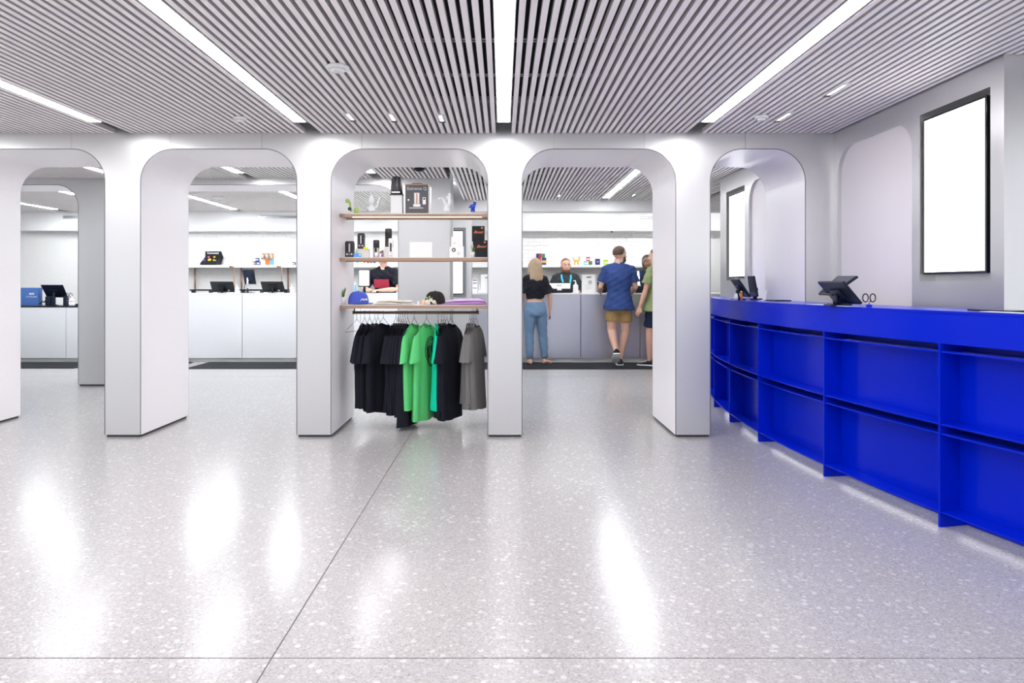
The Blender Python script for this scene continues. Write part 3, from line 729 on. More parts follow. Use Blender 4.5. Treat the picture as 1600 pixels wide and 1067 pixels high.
shelf_box('product_tin', 'red and white tin on top of the three-tin stack', 'tin', 916.7, 922, 400.5, 406.6, 'red card', 'inkw', z0=z1+.0035, group='three tins')
shelf_box('product_box', 'tall navy canister with white lettering on brick shelf', 'box', 930.5, 937.5, 403.5, 413.2, 'navy card', None, words='GP')
shelf_box('product_box', 'lime green box on brick shelf left of man in navy', 'box', 943.7, 950, 405, 413.2, 'lime card', 'pale yellow')

# ================================================================= ON THE STEEL COUNTER
Y = SY+.18
t = sign_box('counter_sign', 'white upright notice with small logo beside pump bottle', 'sign', XA(909, Y), XA(930.5, Y), Y, STZ, ZA(429, Y), .02, 'paper', [], 'ink')
logo(XA(920, Y), Y-.003, ZA(433.3, Y), .075, 'ink', t)
g = mat('grey ink', (.5, .5, .5), .6)
MB().lathe([(.035, 0), (.035, .001)], (XA(922, Y), Y-.0015, ZA(441, Y)), 20, mx=Matrix.Rotation(PI/2, 3, 'X')).build('printed_disc', g, t)
for k, z in enumerate((445.5, 447.5, 450, 452)): MB().box(XA(914, Y), XA(926-(k % 2)*3, Y), Y-.0018, Y-.0006, ZA(z, Y), ZA(z, Y)+.005).build('printed_line', g, t)
t = root('cash_printer', 'white and black till printer facing the blonde customer', 'printer', (XA(875, Y), Y, STZ))
MB().box(XA(857, Y), XA(892, Y), Y, Y+.20, STZ+.001, STZ+.07).build('base', 'black', t, bevel=.006)
quad_slab(MB(), P(857, 451, Y+.02), P(891, 451, Y+.02), P(891, 443, Y+.10), P(857, 443, Y+.10), .02).build('cover', 'paper', t, bevel=.004)
MB().box(XA(870.5, Y), XA(877.5, Y), Y-.005, Y+.012, ZA(453.5, Y), ZA(450, Y)).build('paper_slip', 'paper', t)
MB().box(XA(856.5, Y), XA(891.5, Y), Y+.10, Y+.125, ZA(443.2, Y), ZA(441, Y)).build('lid_edge', 'black', t)
MB().box(XA(870, Y), XA(878, Y), Y+.01, Y+.02, ZA(446.5, Y), ZA(445.5, Y)).build('badge', 'ink', t)
till('black till screen partly hidden left of man in navy', (P(934.5, 456.5, Y+.1), P(950, 456.5, Y+.1), P(948, 441, Y), P(933, 441, Y)), STZ, 'steel counter screens', face=-1)
t = root('card_reader', 'black card reader with lit screen right of man in navy', 'card reader', (XA(1000, Y), Y, STZ))
MB().box(XA(993, Y), XA(1003, Y), Y, Y+.12, STZ+.001, ZA(447, Y)).build('body', 'black', t, bevel=.01)
quad_slab(MB(), P(996.5, 444.5, Y), P(999.8, 444.5, Y), P(998.5, 424, Y+.1), P(996, 424, Y+.1), .012).build('screen', 'screen', t)
MB().box(XA(994, Y), XA(1001, Y), Y+.0, Y+.05, ZA(446.9, Y), ZA(444.6, Y)).build('keypad', 'paper', t)
# seen under the middle display shelf, right pier: papers and box
Y2 = 11.5
t = sign_box('leaflet_box', 'narrow white product carton seen above the lilac garment', 'box', XA(737.5, Y2), XA(745.5, Y2), Y2, STZ, ZA(435, Y2), .05, 'paper', [], 'ink')
for pyy, m_, hh in ((438.5, 'ink', .012), (443, 'purple card', .014), (450.5, 'ink', .010)): MB().box(XA(739, Y2), XA(745, Y2), Y2-.0018, Y2-.0005, ZA(pyy, Y2), ZA(pyy, Y2)+hh).build('printed_line', m_, t)
t = sign_box('leaflet_stand', 'white leaflet holder at right end above lilac garment', 'sign', XA(751.5, Y2), XA(772, Y2), Y2+.03, STZ, ZA(429, Y2), .02, 'paper', [], 'ink')
logo(XA(760, Y2), Y2+.027, ZA(433.5, Y2), .05, 'ink', t)
pump_bottle('pale blue gel bottle beside the leaflet holder', 747.5, 751.5, 444, 457, Y2-.05, STZ)
t = root('desk_monitor', 'small white-lit desk monitor beside the leaning attendant', 'monitor', (XA(569, 11.4), 11.4, STZ))
MB().box(XA(560, 11.4), XA(578, 11.4), 11.4, 11.425, ZA(448, 11.4), ZA(421.5, 11.4)).build('casing', 'black', t, bevel=.003)
MB().box(XA(561.2, 11.4), XA(576.8, 11.4), 11.396, 11.3995, ZA(446, 11.4), ZA(422.8, 11.4)).build('screen', 'screen', t)
MB().box(XA(567, 11.4), XA(571, 11.4), 11.41, 11.43, STZ+.011, ZA(448.1, 11.4)).build('stand', 'black', t)
MB().box(XA(561, 11.4), XA(578, 11.4), 11.33, 11.50, STZ+.001, STZ+.0105).build('base', 'black', t, bevel=.003)
t = root('document_tray', 'low black tray on counter right of the desk monitor', 'tray', (XA(585, 11.3), 11.3, STZ))
MB().box(XA(577, 11.25), XA(592, 11.25), 11.22, 11.32, STZ+.001, STZ+.012).build('tray_base', 'black', t, bevel=.002)
pump_bottle('slim blue bottle left of the desk monitor', 553.5, 556.5, 438, 457, 11.4, STZ, 'sky card', False)

# ================================================================= ON THE BLUE COUNTER
def side_till(label, pt, pb, X_t, X_b, m='navyplastic', face=1, zt=CZ, name='till_screen', group='till screens on the blue counter', stand=True):
    """pt/pb = ((px_far,py),(px_near,py)) of the top and bottom edges; the width runs along Y"""
    def W_(p, X): Yy = X*F/(p[0]-VX); return P(p[0], p[1], Yy)
    d, c = W_(pt[0], X_t), W_(pt[1], X_t); a, b = W_(pb[0], X_b), W_(pb[1], X_b)
    yb = (a.y+b.y)/2
    return till(label, (a, b, c, d), zt, group, face=face, m=m, stand=stand)
side_till('black touch screen with back to viewer beside black scissors', ((1278, 440), (1318, 440)), ((1307, 473.2), (1347, 474.5)), 2.10, 2.225, face=-1)
side_till('black touch screen tipped behind its twin, scissors end', ((1310, 432), (1341, 432)), ((1279, 460), (1300, 461)), 2.30, 2.14, face=1)
side_till('navy-backed till screen beside the orange tube, rightmost arch', ((1141.5, 436), (1153.5, 436)), ((1160, 463), (1173, 464)), 2.17, 2.29, face=-1)
side_till('upright black till screen in the rightmost arch', ((1169, 431), (1178.5, 431)), ((1173, 463.5), (1184.5, 463.5)), 2.36, 2.39, face=1)
Ys = 4.12; xs_ = XA(1358, Ys)
scissors('black-handled scissors beside the touch screens on the blue counter', (xs_, Ys, CZ+.002), .040)
t = root('scissor_pot', 'small blue pot holding scissors on blue counter', 'pot', (xs_, Ys, CZ))
MB().lathe([(.016, .0005), (.017, .016), (.014, .016), (.012, .004)], (xs_, Ys, CZ), 14, caps=False).build('pot_wall', 'blue', t)
M['orange'] = mat('orange plastic', (.9, .33, .05), .35)
Yo = 6.3; xo = XA(1158.5, Yo)
t = root('orange_tube', 'upright orange tube with pale cap on the blue counter', 'tube', (xo, Yo, CZ))
MB().lathe([(.011, .0005), (.011, .055), (.009, .058)], (xo, Yo, CZ), 14).build('body', 'orange', t)
MB().lathe([(.0095, .0585), (.0095, .08), (.006, .083)], (xo, Yo, CZ), 14).build('cap', 'yellow', t)
t = root('tape_dispenser', 'small black and white dispenser left of orange tube', 'dispenser', (XA(1150, Yo), Yo, CZ))
MB().lathe([(.018, .0005), (.020, .02), (.012, .06)], (XA(1150, Yo), Yo, CZ), 12).build('body', 'paper', t)
quad_slab(MB(), P(1152, 463, Yo+.02), P(1155, 463, Yo+.02), P(1152, 453, Yo+.02), P(1149.5, 453, Yo+.02), .012).build('arm', 'black', t)
t = root('card_stand', 'small white tilted card stand in rightmost arch', 'card stand', (XA(1195, 5.95), 5.95, CZ))
quad_slab(MB(), P(1191.5, 468, 6.0), P(1196, 468.5, 5.9), P(1199, 453.5, 5.9), P(1194.5, 453.5, 6.0), .004).build('card', 'paper', t)
MB().box(XA(1192, 5.95), XA(1198, 5.95), 5.92, 5.99, CZ+.0005, CZ+.006).build('foot', 'paper', t)
for i, (lb, x0, y0, w_, d_, r_, m_) in enumerate((('white paper sheet left of the touch screens', 2.17, 4.62, .10, .21, .35, 'paper'), ('white paper sheet below the touch screens', 2.16, 4.30, .08, .16, .1, 'paper'),
        ('dark tablet lying flat at right end of blue counter', 2.50, 3.42, .16, .24, .2, 'screenoff'), ('pale brochure lying at right end of the blue counter', 2.42, 3.25, .07, .28, .15, 'paper'), ('black folder lying in rightmost arch on the blue counter', 2.36, 5.86, .14, .20, .1, 'navyplastic'))):
    t = root('flat_item' if 0 else ('paper_sheet' if m_ == 'paper' else 'flat_tablet'), lb, 'paper' if m_ == 'paper' else 'tablet', (x0, y0, CZ))
    h_ = .0015 if m_ == 'paper' else .008
    MB().box(-w_/2, w_/2, -d_/2, d_/2, .0008, .0008+h_, Matrix.Translation((x0, y0, CZ)) @ Matrix.Rotation(r_, 4, 'Z')).build('sheet' if m_ == 'paper' else 'casing', m_, t)

# ================================================================= PRODUCT SHELVES IN THE CLOTHES ARCH
QY0, QY1 = 5.93, 6.20
XL, XR = fx(517.5)+.0005, fx(762)-.0005
zS = [ZA(333, QY0), ZA(401.8, QY0), ZA(476.3, QY0)]
for i, (z, lb) in enumerate(zip(zS, ('top bronze-edged display shelf in the clothes arch, highest of three', 'middle bronze-edged display shelf in the clothes arch', 'lowest bronze-edged display shelf, over the clothes rail'))):
    t = root('display_shelf', lb, 'shelf', ((XL+XR)/2, (QY0+QY1)/2, z-.03), 'bronze-edged display shelves')
    MB().box(XL, XR, QY0+.004, QY1, z-.006, z).build('shelf_top', 'shelftop', t)
    MB().box(XL, XR, QY0, QY0+.014, z-.032, z-.0065).build('front_edge', 'wood', t)
    MB().box(XL, XR, QY1-.014, QY1, z-.032, z-.0065).build('rear_edge', 'wood', t)
    MB().box(XL, XR, QY0+.0145, QY1-.0145, z-.022, z-.0065).build('underside', 'wood', t)
    if i < 2: MB().box(XL+.10, XR-.06, QY0+.06, QY0+.085, z-.029, z-.0225).build('led_strip', 'led', t)
# clothes rail
RY, RZ = 6.10, 1.25-(488.3-447)*6.10/F
RXL, RXR = XA(553, RY), XA(746.5, RY)
t = root('clothes_rail', 'dark bronze clothes rail hung under the lowest display shelf', 'rail', ((RXL+RXR)/2, RY, RZ))
MB().tube([(RXL, RY, RZ), (RXR, RY, RZ)], .0125, 14).build('bar', 'bronze', t)
for x in (RXL+.006, RXR-.006): MB().tube([(x, RY, RZ+.012), (x, RY, zS[2]-.0225)], .006, 8).build('hanger_rod', 'bronze', t)
for x in (RXL-.004, RXR+.004): MB().lathe([(.016, -.006), (.016, .006)], (x, RY, RZ), 14, mx=Matrix.Rotation(PI/2, 3, 'Y')).build('end_cap', 'bronze', t)

# T-shirts on wire hangers -------------------------------------------------
def fabric(name, c): return noisy(mat(name, c, .85, spec=.25), 60, .10, .15)
M['shirtblack'] = fabric('black jersey', (.009, .010, .017)); M['shirtgreen'] = fabric('green jersey', (.12, .60, .20))
M['shirtmint'] = fabric('mint green jersey', (.0, .56, .33)); M['shirtgrey'] = fabric('grey melange jersey', (.17, .165, .165)); M['printink'] = mat('black print ink', (.01, .02, .012), .7)
def shirt_part_body(L, hw, seed, n=44, rows=16, flare=.05):
    rg = random.Random(seed); ph = [rg.uniform(0, 6.28) for _ in range(4)]; fr = [rg.choice((3, 4, 5)), rg.choice((6, 7)), 9, 2]
    rings = []
    for i in range(rows+1):
        t = i/rows; ring = []
        w = hw*(1-.05*math.sin(PI*min(t*3, 1))+flare*t)
        d = .010+.030*min(1, t*4)**.7+.006*t
        for j in range(n):
            a = 2*PI*j/n; ca, sa = math.cos(a), math.sin(a)
            x = w*math.copysign(abs(ca)**.75, ca); u = x/w
            y = d*sa
            y += t*(.020*math.sin(fr[0]*u*1.6+ph[0])+.013*math.sin(fr[1]*u*1.6+ph[1]+t*1.2))+.003*min(1, t*3)*math.sin(fr[2]*u*2+ph[2])
            x += .010*t*math.sin(ph[3]+t*2)
            zt = -.004-.12*(abs(x)/hw)**1.3
            if abs(x) < .085: zt -= (.055 if sa > 0 else .018)*math.sqrt(max(0, 1-(x/.085)**2)); y += (.012 if sa > 0 else -.008)*(1-t)**6
            zb = -L+.012*math.sin(fr[0]*u+ph[1])
            ring.append((x, y, zt+(zb-zt)*t))
        rings.append(ring)
    return MB().loft(rings, False)
def shirt_sleeve(sx, hw, seed, drop=.27):
    rg = random.Random(seed+sx*7); rings = []; k = 18; ph = rg.uniform(0, 6)
    for i in range(9):
        t = i/8; cx = hw-.052+.050*t**.8; a = .058+.030*t; b = .010+.030*t**.6
        zc = -.004-.12*((hw-.052)/hw)**1.3+.003-(drop-.02)*t; sl = -.62+.40*t
        ring = []
        for j in range(k):
            an = 2*PI*j/k; dx = a*math.cos(an); y = b*math.sin(an)+t*(.007*math.sin(3*an+ph)+.004*math.sin(dx*60+ph))
            ring.append((sx*(cx+dx), y, zc+sl*dx))
        rings.append(ring)
    return MB().loft(rings, False)
def tshirt(label, px, ang, m, L=.77, hw=.235, group='t-shirts on the clothes rail', seed=0, print_=False, sz=0, name='t_shirt'):
    x = XA(px, RY); z = RZ-.072+sz
    hg = root('wire_hanger', 'hanger of the '+label, 'hanger', (x, RY, RZ), 'wire hangers on the clothes rail'); hg['_o'] = [0, 0, 0]; hg.rotation_euler = (0, 0, ang)
    hk = [(0, .0, -.046), (0, 0, -.030)]+[(.0, .0165*math.sin(a), .0165*math.cos(a)*1.0) for a in [PI*(1-.0)-i*PI*1.35/9 for i in range(10)]]
    # hook lies across the rail whatever way the shirt is turned
    ca, sa = math.cos(-ang), math.sin(-ang)
    hk = [(p[0]*ca-p[1]*sa, p[0]*sa+p[1]*ca, p[2]) for p in hk]
    MB().tube(hk, .0022, 6).build('hook', 'chrome', hg)
    s = hw*.80; hz = lambda x_: -.072-.014-.12*(abs(x_)/hw)**1.3
    arm = [(.03, -.070), (.07, -.105)]+[(q, hz(q)-.012) for q in (.11, .15, s)]
    MB().tube([(0, 0, -.045)]+[(a_, 0, b_) for a_, b_ in arm]+[(s*.97, 0, hz(s)-.03), (-s*.97, 0, hz(s)-.03)]+[(-a_, 0, b_) for a_, b_ in arm[::-1]]+[(0, 0, -.045)], .0022, 6).build('frame', 'chrome', hg)
    t = root(name, label, 't-shirt', (x, RY, z), group); t['_o'] = [0, 0, 0]; t.rotation_euler = (0, 0, ang)
    shirt_part_body(L, hw, seed).build('body', m, t, fix=False)
    for sx in (-1, 1): shirt_sleeve(sx, hw, seed).build('sleeve', m, t, fix=False)
    # collar rib
    pts = []
    for i in range(25):
        a = 2*PI*i/24; u = math.cos(a); x_ = .083*u; front = math.sin(a) > 0
        zz = -.004-.12*(abs(x_)/hw)**1.3-(.055 if front else .018)*math.sqrt(max(0, 1-u*u)); pts.append((x_, (.026 if front else -.020)*abs(math.sin(a))+(.004 if front else -.004), zz-.004))
    MB().tube(pts, .006, 6, flat=.6).build('collar', m, t, fix=False)
    if print_:
        mb = MB(); cz = -.27; rx, rz = .105, .13
        for q in (1, .82):
            ring = [(rx*q*math.cos(2*PI*i/28), 0, cz+rz*q*math.sin(2*PI*i/28)) for i in range(29)]
            mb.tube([(p[0], front_y(p[0], p[2], seed, hw, L)+.004, p[2]) for p in ring], .0035, 5)
        for k in range(9):
            xx = -.075+.15*k/8; h = rz*.72*math.sqrt(1-(xx/.11)**2)*(.9 if k % 2 else .6)
            mb.tube([(xx+.012*math.sin(3*s_), front_y(xx, cz+h*s_, seed, hw, L)+.004, cz+h*s_) for s_ in (-1, -.5, 0, .5, 1)], .003 if k % 2 else .0055, 5)
        mb.build('chest_print', 'printink', t)
    return t
def front_y(x, z, seed, hw, L):
    rg = random.Random(seed); ph = [rg.uniform(0, 6.28) for _ in range(4)]; fr = [rg.choice((3, 4, 5)), rg.choice((6, 7)), 9, 2]
    zt = -.004-.12*(abs(x)/hw)**1.3; t = (z-zt)/(-L-zt); t = max(0, min(1, t)); w = hw*(1-.05*math.sin(PI*min(t*3, 1))+.05*t); u = x/w
    sa = math.sqrt(max(0, 1-min(1, abs(u))**(2/.75))); d = .010+.030*min(1, t*4)**.7+.006*t
    return d*sa+t*(.020*math.sin(fr[0]*u*1.6+ph[0])+.013*math.sin(fr[1]*u*1.6+ph[1]+t*1.2))+.003*min(1, t*3)*math.sin(fr[2]*u*2+ph[2])
R_ = math.radians
def ang(a): return R_(-90-a)
ordn = ['first', 'second', 'third', 'fourth', 'fifth', 'sixth', 'seventh', 'eighth', 'ninth', 'tenth']
U = lambda u: 510+u/4.104
# an empty hanger at the far left
hg = root('wire_hanger', 'empty wire hanger at the left end of the rail', 'hanger', (XA(U(195), RY), RY, RZ), 'wire hangers on the clothes rail'); hg['_o'] = [0, 0, 0]; hg.rotation_euler = (0, 0, ang(18))
_c, _s = math.cos(-ang(18)), math.sin(-ang(18))
MB().tube([(p[0]*_c-p[1]*_s, p[0]*_s+p[1]*_c, p[2]) for p in [(0, 0, -.062), (0, 0, -.03)]+[(0, .0165*math.sin(a), .0165*math.cos(a)) for a in [PI-i*PI*1.35/9 for i in range(10)]]], .0022, 6).build('hook', 'chrome', hg)
MB().tube([(0, 0, -.062), (.19, 0, -.155), (.185, 0, -.163), (-.185, 0, -.163), (-.19, 0, -.155), (0, 0, -.062)], .0022, 6).build('frame', 'chrome', hg)
for i, u in enumerate((245, 277, 310, 330, 365)):
    tshirt(f'black t-shirt, {ordn[i]} from the left on the rail', U(u), ang((9, 9, 10, 13, 27)[i]), 'shirtblack', .75+.012*i, .215, seed=10+i)
for i, u in enumerate((446, 460, 474, 489, 504, 520)):
    tshirt(f'black t-shirt, {ordn[i]} in the bunch just left of the green ones', U(u), ang(15-i*1.3), 'shirtblack', .76+.018*i+(.07 if i == 5 else 0), .225, seed=30+i)
tshirt('light green printed t-shirt next to the black bunch, left green one', U(563), ang(16), 'shirtgreen', .76, .225, seed=50, print_=True)
tshirt('light green printed t-shirt with long hem, right green one', U(642), ang(20), 'shirtgreen', .86, .230, seed=51, print_=True)
tshirt('mint green t-shirt between the right green one and black ones', U(716), ang(-2), 'shirtmint', .76, .22, seed=52)
for i, u in enumerate((737, 748, 759, 772, 797)):
    tshirt(f'black t-shirt, {ordn[i]} right of the mint green one', U(u), ang((2, 4, 7, 10, 21)[i]), 'shirtblack', .78+.02*i, .225, seed=60+i)
for i, u in enumerate((920, 932, 946, 960)):
    tshirt(f'grey t-shirt, {ordn[i]} of four at the right end of the rail', U(u), ang(11+i*1.5), 'shirtgrey', .72+.02*i, .182, seed=80+i)

# ---------------- products
def onshelf(i): return zS[i]+.0008
SYF = 6.03
def pX(px, Y=SYF): return XA(px, Y)
M['glassgreen'] = mat('green glass', (.42, .62, .12), .12, coat=.5); M['glassclear'] = mat('frosted clear glass', (.95, .96, .97), .12, trans=.15); M['glassblue'] = mat('cobalt glass', (.01, .06, .55), .1, coat=.5)
M['gun'] = noisy(mat('gunmetal', (.06, .06, .065), .3, .7), 20, .1); M['silver'] = mat('satin silver', (.6, .58, .57), .28, .9); M['greybox'] = noisy(mat('grey carton', (.10, .10, .105), .4), 6, .08)
M['pot'] = mat('white ceramic', (.8, .79, .77), .4); M['leaf'] = noisy(mat('leaf green', (.12, .26, .05), .5), 20, .2); M['leafy'] = noisy(mat('bright leaf', (.35, .48, .16), .5), 20, .2)
z0 = onshelf(0)
t = root('glass_pipe', 'curved green glass pipe at left end of the top shelf', 'pipe', (pX(548), SYF, z0))
MB().tube([P(549, 331.0, SYF)+Vector((0, 0, .004)), P(547.8, 324, SYF), P(546.5, 317, SYF), P(543.5, 313.5, SYF)], [.012, .009, .011, .016], 10).build('stem', 'glassgreen', t)
MB().ball(P(542.7, 314, SYF), .018, 14, 10).build('bowl', 'glassgreen', t)
MB().lathe([(.006, -.006), (.0155, -.006), (.0155, .006), (.006, .006)], P(546.3, 326.3, SYF-.014), 16, mx=Matrix.Rotation(PI/2, 3, 'X')).build('ring', 'gun', t)
t = root('glass_bubbler', 'small round green glass bubbler beside the curved pipe', 'bubbler', (pX(556.5), SYF, z0))
MB().lathe([(.010, .0), (.018, .008), (.023, .03), (.022, .045), (.012, .058), (.004, .06)], (pX(557), SYF, z0), 16).build('bulb', 'glassgreen', t)
MB().tube([(pX(555), SYF, z0+.01), (pX(551), SYF, z0+.006)], [.008, .004], 8).build('spout', 'glassgreen', t)
def rig(label, px, px0, px1, pyt, parts):
    t = root('glass_rig', label, 'glass rig', (pX(px), SYF, z0))
    for nm_, pts, r in parts: MB().tube([P(a, b, SYF+c) for a, b, c in pts], r, 10).build(nm_, 'glassclear', t)
    return t
rig('clear glass water rig with side arm, left on top shelf', 581, 570, 597, 300, [('base', [(581, 331.2, 0), (581, 327, 0), (581, 321, 0), (581, 319, 0)], [.028, .032, .022, .012]), ('column', [(581, 319, 0), (580.5, 312, 0), (581, 306, 0), (580, 303, 0)], [.024, .026, .018, .012]), ('neck', [(580, 303, 0), (579.5, 301, 0), (578.5, 299.5, 0)], [.009, .012, .016]), ('side_arm', [(583, 326, 0), (590, 322, 0), (591, 314, 0), (593.5, 309, 0), (594.5, 308, 0)], [.005, .008, .006, .012, .014]), ('joint', [(577, 322, 0), (574.5, 325, 0), (577, 328, 0)], [.008, .012, .008])])
rig('clear glass water rig with curved spout, right on top shelf', 699, 685, 706, 300, [('base', [(698, 331.2, 0), (698, 328, 0), (698, 322, 0), (698, 318, 0)], [.03, .034, .026, .016]), ('column', [(701, 322, 0), (703, 315, 0), (702, 308, 0), (701.5, 302, 0)], [.012, .018, .012, .009]), ('spout', [(696, 322, 0), (694, 316, 0), (692, 310, 0), (688, 309, 0), (685.5, 310, 0), (685, 312, 0)], [.012, .010, .009, .008, .008, .011]), ('bowl', [(700, 312, 0), (698, 310, 0), (699, 306, 0)], [.012, .015, .008])])
t = root('grinder_canister', 'tall dark canister with gold band on a white box, top shelf', 'canister', (pX(620), SYF, z0))
x = pX(620); zb = ZA(304, SYF)
k = SYF/F
mb = MB().lathe([(9.8*k, 0), (9.4*k, .018), (8.9*k, .03), (8.2*k, .08), (7.0*k, .145), (6.2*k, .155)], (x, SYF, zb), 26); mb.build('body', 'gun', t)
MB().lathe([(11*k, -.010), (11.4*k, -.006), (9.8*k, -.0005)], (x, SYF, zb), 26).build('foot_ring', 'gun', t)
for a in range(8):
    an = 2*PI*a/8+.2; MB().tube([(x+9.3*k*math.cos(an), SYF+9.3*k*math.sin(an), zb+.035), (x+7.4*k*math.cos(an), SYF+7.4*k*math.sin(an), zb+.14)], .0022, 5).build('rib', 'silver', t)
MB().box(x-6.2*k, x+6.2*k, SYF-9.6*k, SYF-9.3*k, zb+.008, zb+.020).build('name_plate', 'silver', t)
t = root('white_carton', 'plain white box under the dark tall canister', 'box', (pX(620.5), SYF, z0))
MB().box(pX(611.5), pX(629.5), SYF-.05, SYF+.05, z0, zb-.0106).build('carton', 'paper', t, bevel=.004)
t = root('vaporizer_box', 'large dark grey carton with bronze top and pictured device', 'box', (pX(653), SYF, z0))
bx0, bx1, bt = pX(634), pX(669.5), ZA(290, SYF)
MB().box(bx0, bx1, SYF-.03, SYF+.07, z0, bt).build('carton', 'greybox', t, bevel=.002)
MB().box(bx0, bx1, SYF-.028, SYF+.068, bt+.0003, bt+.010).build('lid_strip', 'copper', t, bevel=.002)
MB().box(bx1+.0005, bx1+.018, SYF-.02, SYF+.06, z0, bt-.01).build('side_flap', 'silver', t, bevel=.002)
YF_ = SYF-.0315
MB().tube([(pX(642), SYF+.02, bt+.010), (pX(645), SYF+.02, bt+.022), (pX(658), SYF+.02, bt+.022), (pX(661), SYF+.02, bt+.010)], .004, 8).build('carry_handle', 'bronze', t)
text('Extreme Q', .038, (pX(652), YF_, ZA(295.5, SYF)), mat('pale print', (.45, .5, .55), .5), t, bold=.0006)
for nm_, a, b, c, d, m_ in (('printed_device', 648, 656, 302, 319, 'silver'), ('printed_device_core', 651, 653, 303, 319, 'copper'), ('printed_base', 646.5, 657.5, 319.5, 323.5, 'inkw'), ('printed_remote', 661, 666, 309, 320, 'inkw'), ('printed_remote_keys', 662, 665, 310, 313, 'greybox'), ('printed_line', 640, 662, 325, 326, 'silver')):
    MB().box(pX(a), pX(b), YF_-.0012-(.0008 if 'core' in nm_ or 'keys' in nm_ else 0), YF_, ZA(d, SYF), ZA(c, SYF)).build(nm_, m_, t)
MB().lathe([(.008, 0), (.008, .001)], (pX(639), YF_, ZA(313, SYF)), 12, mx=Matrix.Rotation(PI/2, 3, 'X')).build('printed_dot', 'inkw', t)
t = root('glass_figurine', 'small cobalt blue glass animal at right of the top shelf', 'figurine', (pX(739), SYF, z0))
for dx in (-2.2, 1.4): MB().tube([P(739+dx, 331.2, SYF)+Vector((0, 0, .002)), P(739+dx*.8, 325, SYF)], [.009, .011], 8).build('leg', 'glassblue', t)
MB().ball(P(738.5, 322.5, SYF), (.026, .017, .020), 12, 8).build('body', 'glassblue', t)
MB().ball(P(741.5, 318, SYF), (.015, .014, .016), 12, 8).build('head', 'glassblue', t)
MB().tube([P(735, 322, SYF), P(733.2, 325, SYF)], [.009, .005], 8).build('tail', 'glassblue', t)
MB().tube([P(741.5, 316, SYF), P(742, 314.8, SYF)], [.006, .003], 6).build('ear', 'glassblue', t)

z1 = onshelf(1)
def device(label, px0, px1, pyt, pyb, y=SYF, m='gun', base=None, cap=True, dots=True, stack=None, name='vaporizer'):
    x0, x1 = pX(px0, y), pX(px1, y); zb = base if base is not None else z1; zt = zb+(pyb-pyt)/F*y; w = x1-x0; h = zt-zb
    t = root(name, label, 'device', ((x0+x1)/2, y, zb))
    MB().box(x0, x1, y-.02, y+.02, zb, zt-h*.06).build('body', m, t, bevel=.005)
    MB().box(x0+w*.06, x1-w*.06, y-.017, y+.017, zt-h*.06+.0003, zt).build('top_cap', 'black', t, bevel=.003)
    for f in (.18, .44, .70):
        MB().box(x0+w*f, x0+w*(f+.13), y-.0222, y-.0202, zb+h*.34, zb+h*.84).build('slot', 'blackgloss' if f != .44 else 'silver', t)
    if dots:
        for f in (.25, .5, .75): MB().lathe([(w*.09, 0), (w*.09, .002)], (x0+w*f, y-.0202, zb+h*.2), 10, mx=Matrix.Rotation(PI/2, 3, 'X')).build('button', 'inkw' if f != .5 else 'copper', t)
    return t
device('black ribbed device standing at the left end of middle shelf', 539.5, 553.7, 375, 400.5)
t = root('clear_stand', 'clear acrylic riser behind the left black device', 'riser', (pX(564), 6.12, z1))
MB().box(pX(556, 6.12), pX(577, 6.12), 6.10, 6.16, z1, ZA(389, 6.12)).build('block', 'paper', t, bevel=.002)
device('grey ribbed device raised on a white block, middle shelf', 559, 570, 364, 388.5, y=6.13, base=ZA(389, 6.12)+.001)
t = root('small_card', 'blue card with white cross lying against the white block', 'card', (pX(560), 6.0, z1))
MB().box(pX(554.2), pX(566.5), 5.985, 5.99, z1, ZA(396, 6.0)).build('card', 'sky card', t)
MB().box(pX(562.8), pX(565.6), 5.9838, 5.9848, ZA(399, 6), ZA(397.8, 6)).build('printed_cross', 'inkw', t); MB().box(pX(563.7), pX(564.7), 5.9825, 5.9836, ZA(400, 6), ZA(396.8, 6)).build('printed_cross', 'inkw', t)
t = root('price_tag', 'yellow star-shaped price tag on the white block', 'tag', (pX(571.5), 6.09, ZA(391, 6.09)))
mb = MB(); c = P(571.5, 387.7, 6.085); pts = [(c.x+(.024 if i % 2 else .017)*math.cos(2*PI*i/16)*1.1, c.z+(.016 if i % 2 else .012)*math.sin(2*PI*i/16)) for i in range(16)]
slab(pts, [], 6.083, 6.087).build('star', mat('acid yellow', (.75, .8, .05), .5), t)
def cyl_device(label, px0, px1, pyt, pyb, y, m1, m2, base=None, name='vaporizer'):
    x = pX((px0+px1)/2, y); r = (px1-px0)/2*y/F; zb = base if base is not None else z1; h = (pyb-pyt)/F*y
    t = root(name, label, 'device', (x, y, zb))
    MB().lathe([(r*.95, 0), (r, .004), (r, h*.55)], (x, y, zb), 20).build('body', m2, t)
    MB().lathe([(r*.98, h*.55+.0005), (r*.98, h*.96), (r*.85, h)], (x, y, zb), 20).build('sleeve', m1, t)
    MB().box(x-r*.25, x+r*.35, y-r-.003, y-r*.9, zb+h*.3, zb+h*.75).build('window', 'blackgloss', t)
    for dx in (-.3, .25): MB().ball((x+dx*r, y-r*.98, zb+h*.08), .0035, 8, 6).build('button', 'labelred', t)
    return t
cyl_device('silver and white cylindrical device, middle shelf centre-left', 583, 593, 373, 400.3, SYF, 'gun', 'silver')
t = root('white_riser', 'white block carrying the tall gunmetal cylinder', 'riser', (pX(606, 6.13), 6.13, z1))
MB().box(pX(600.5, 6.13), pX(614.5, 6.13), 6.09, 6.16, z1, ZA(386, 6.13)).build('block', 'paper', t, bevel=.002)
cyl_device('tall gunmetal cylinder on the white block, middle shelf', 601.5, 612.5, 357, 385.5, 6.125, 'gun', 'gun', base=ZA(386, 6.13)+.001)
cyl_device('slim pearl-white device before the tall gunmetal cylinder', 607, 615, 371, 400.5, 5.98, 'liner', 'liner')
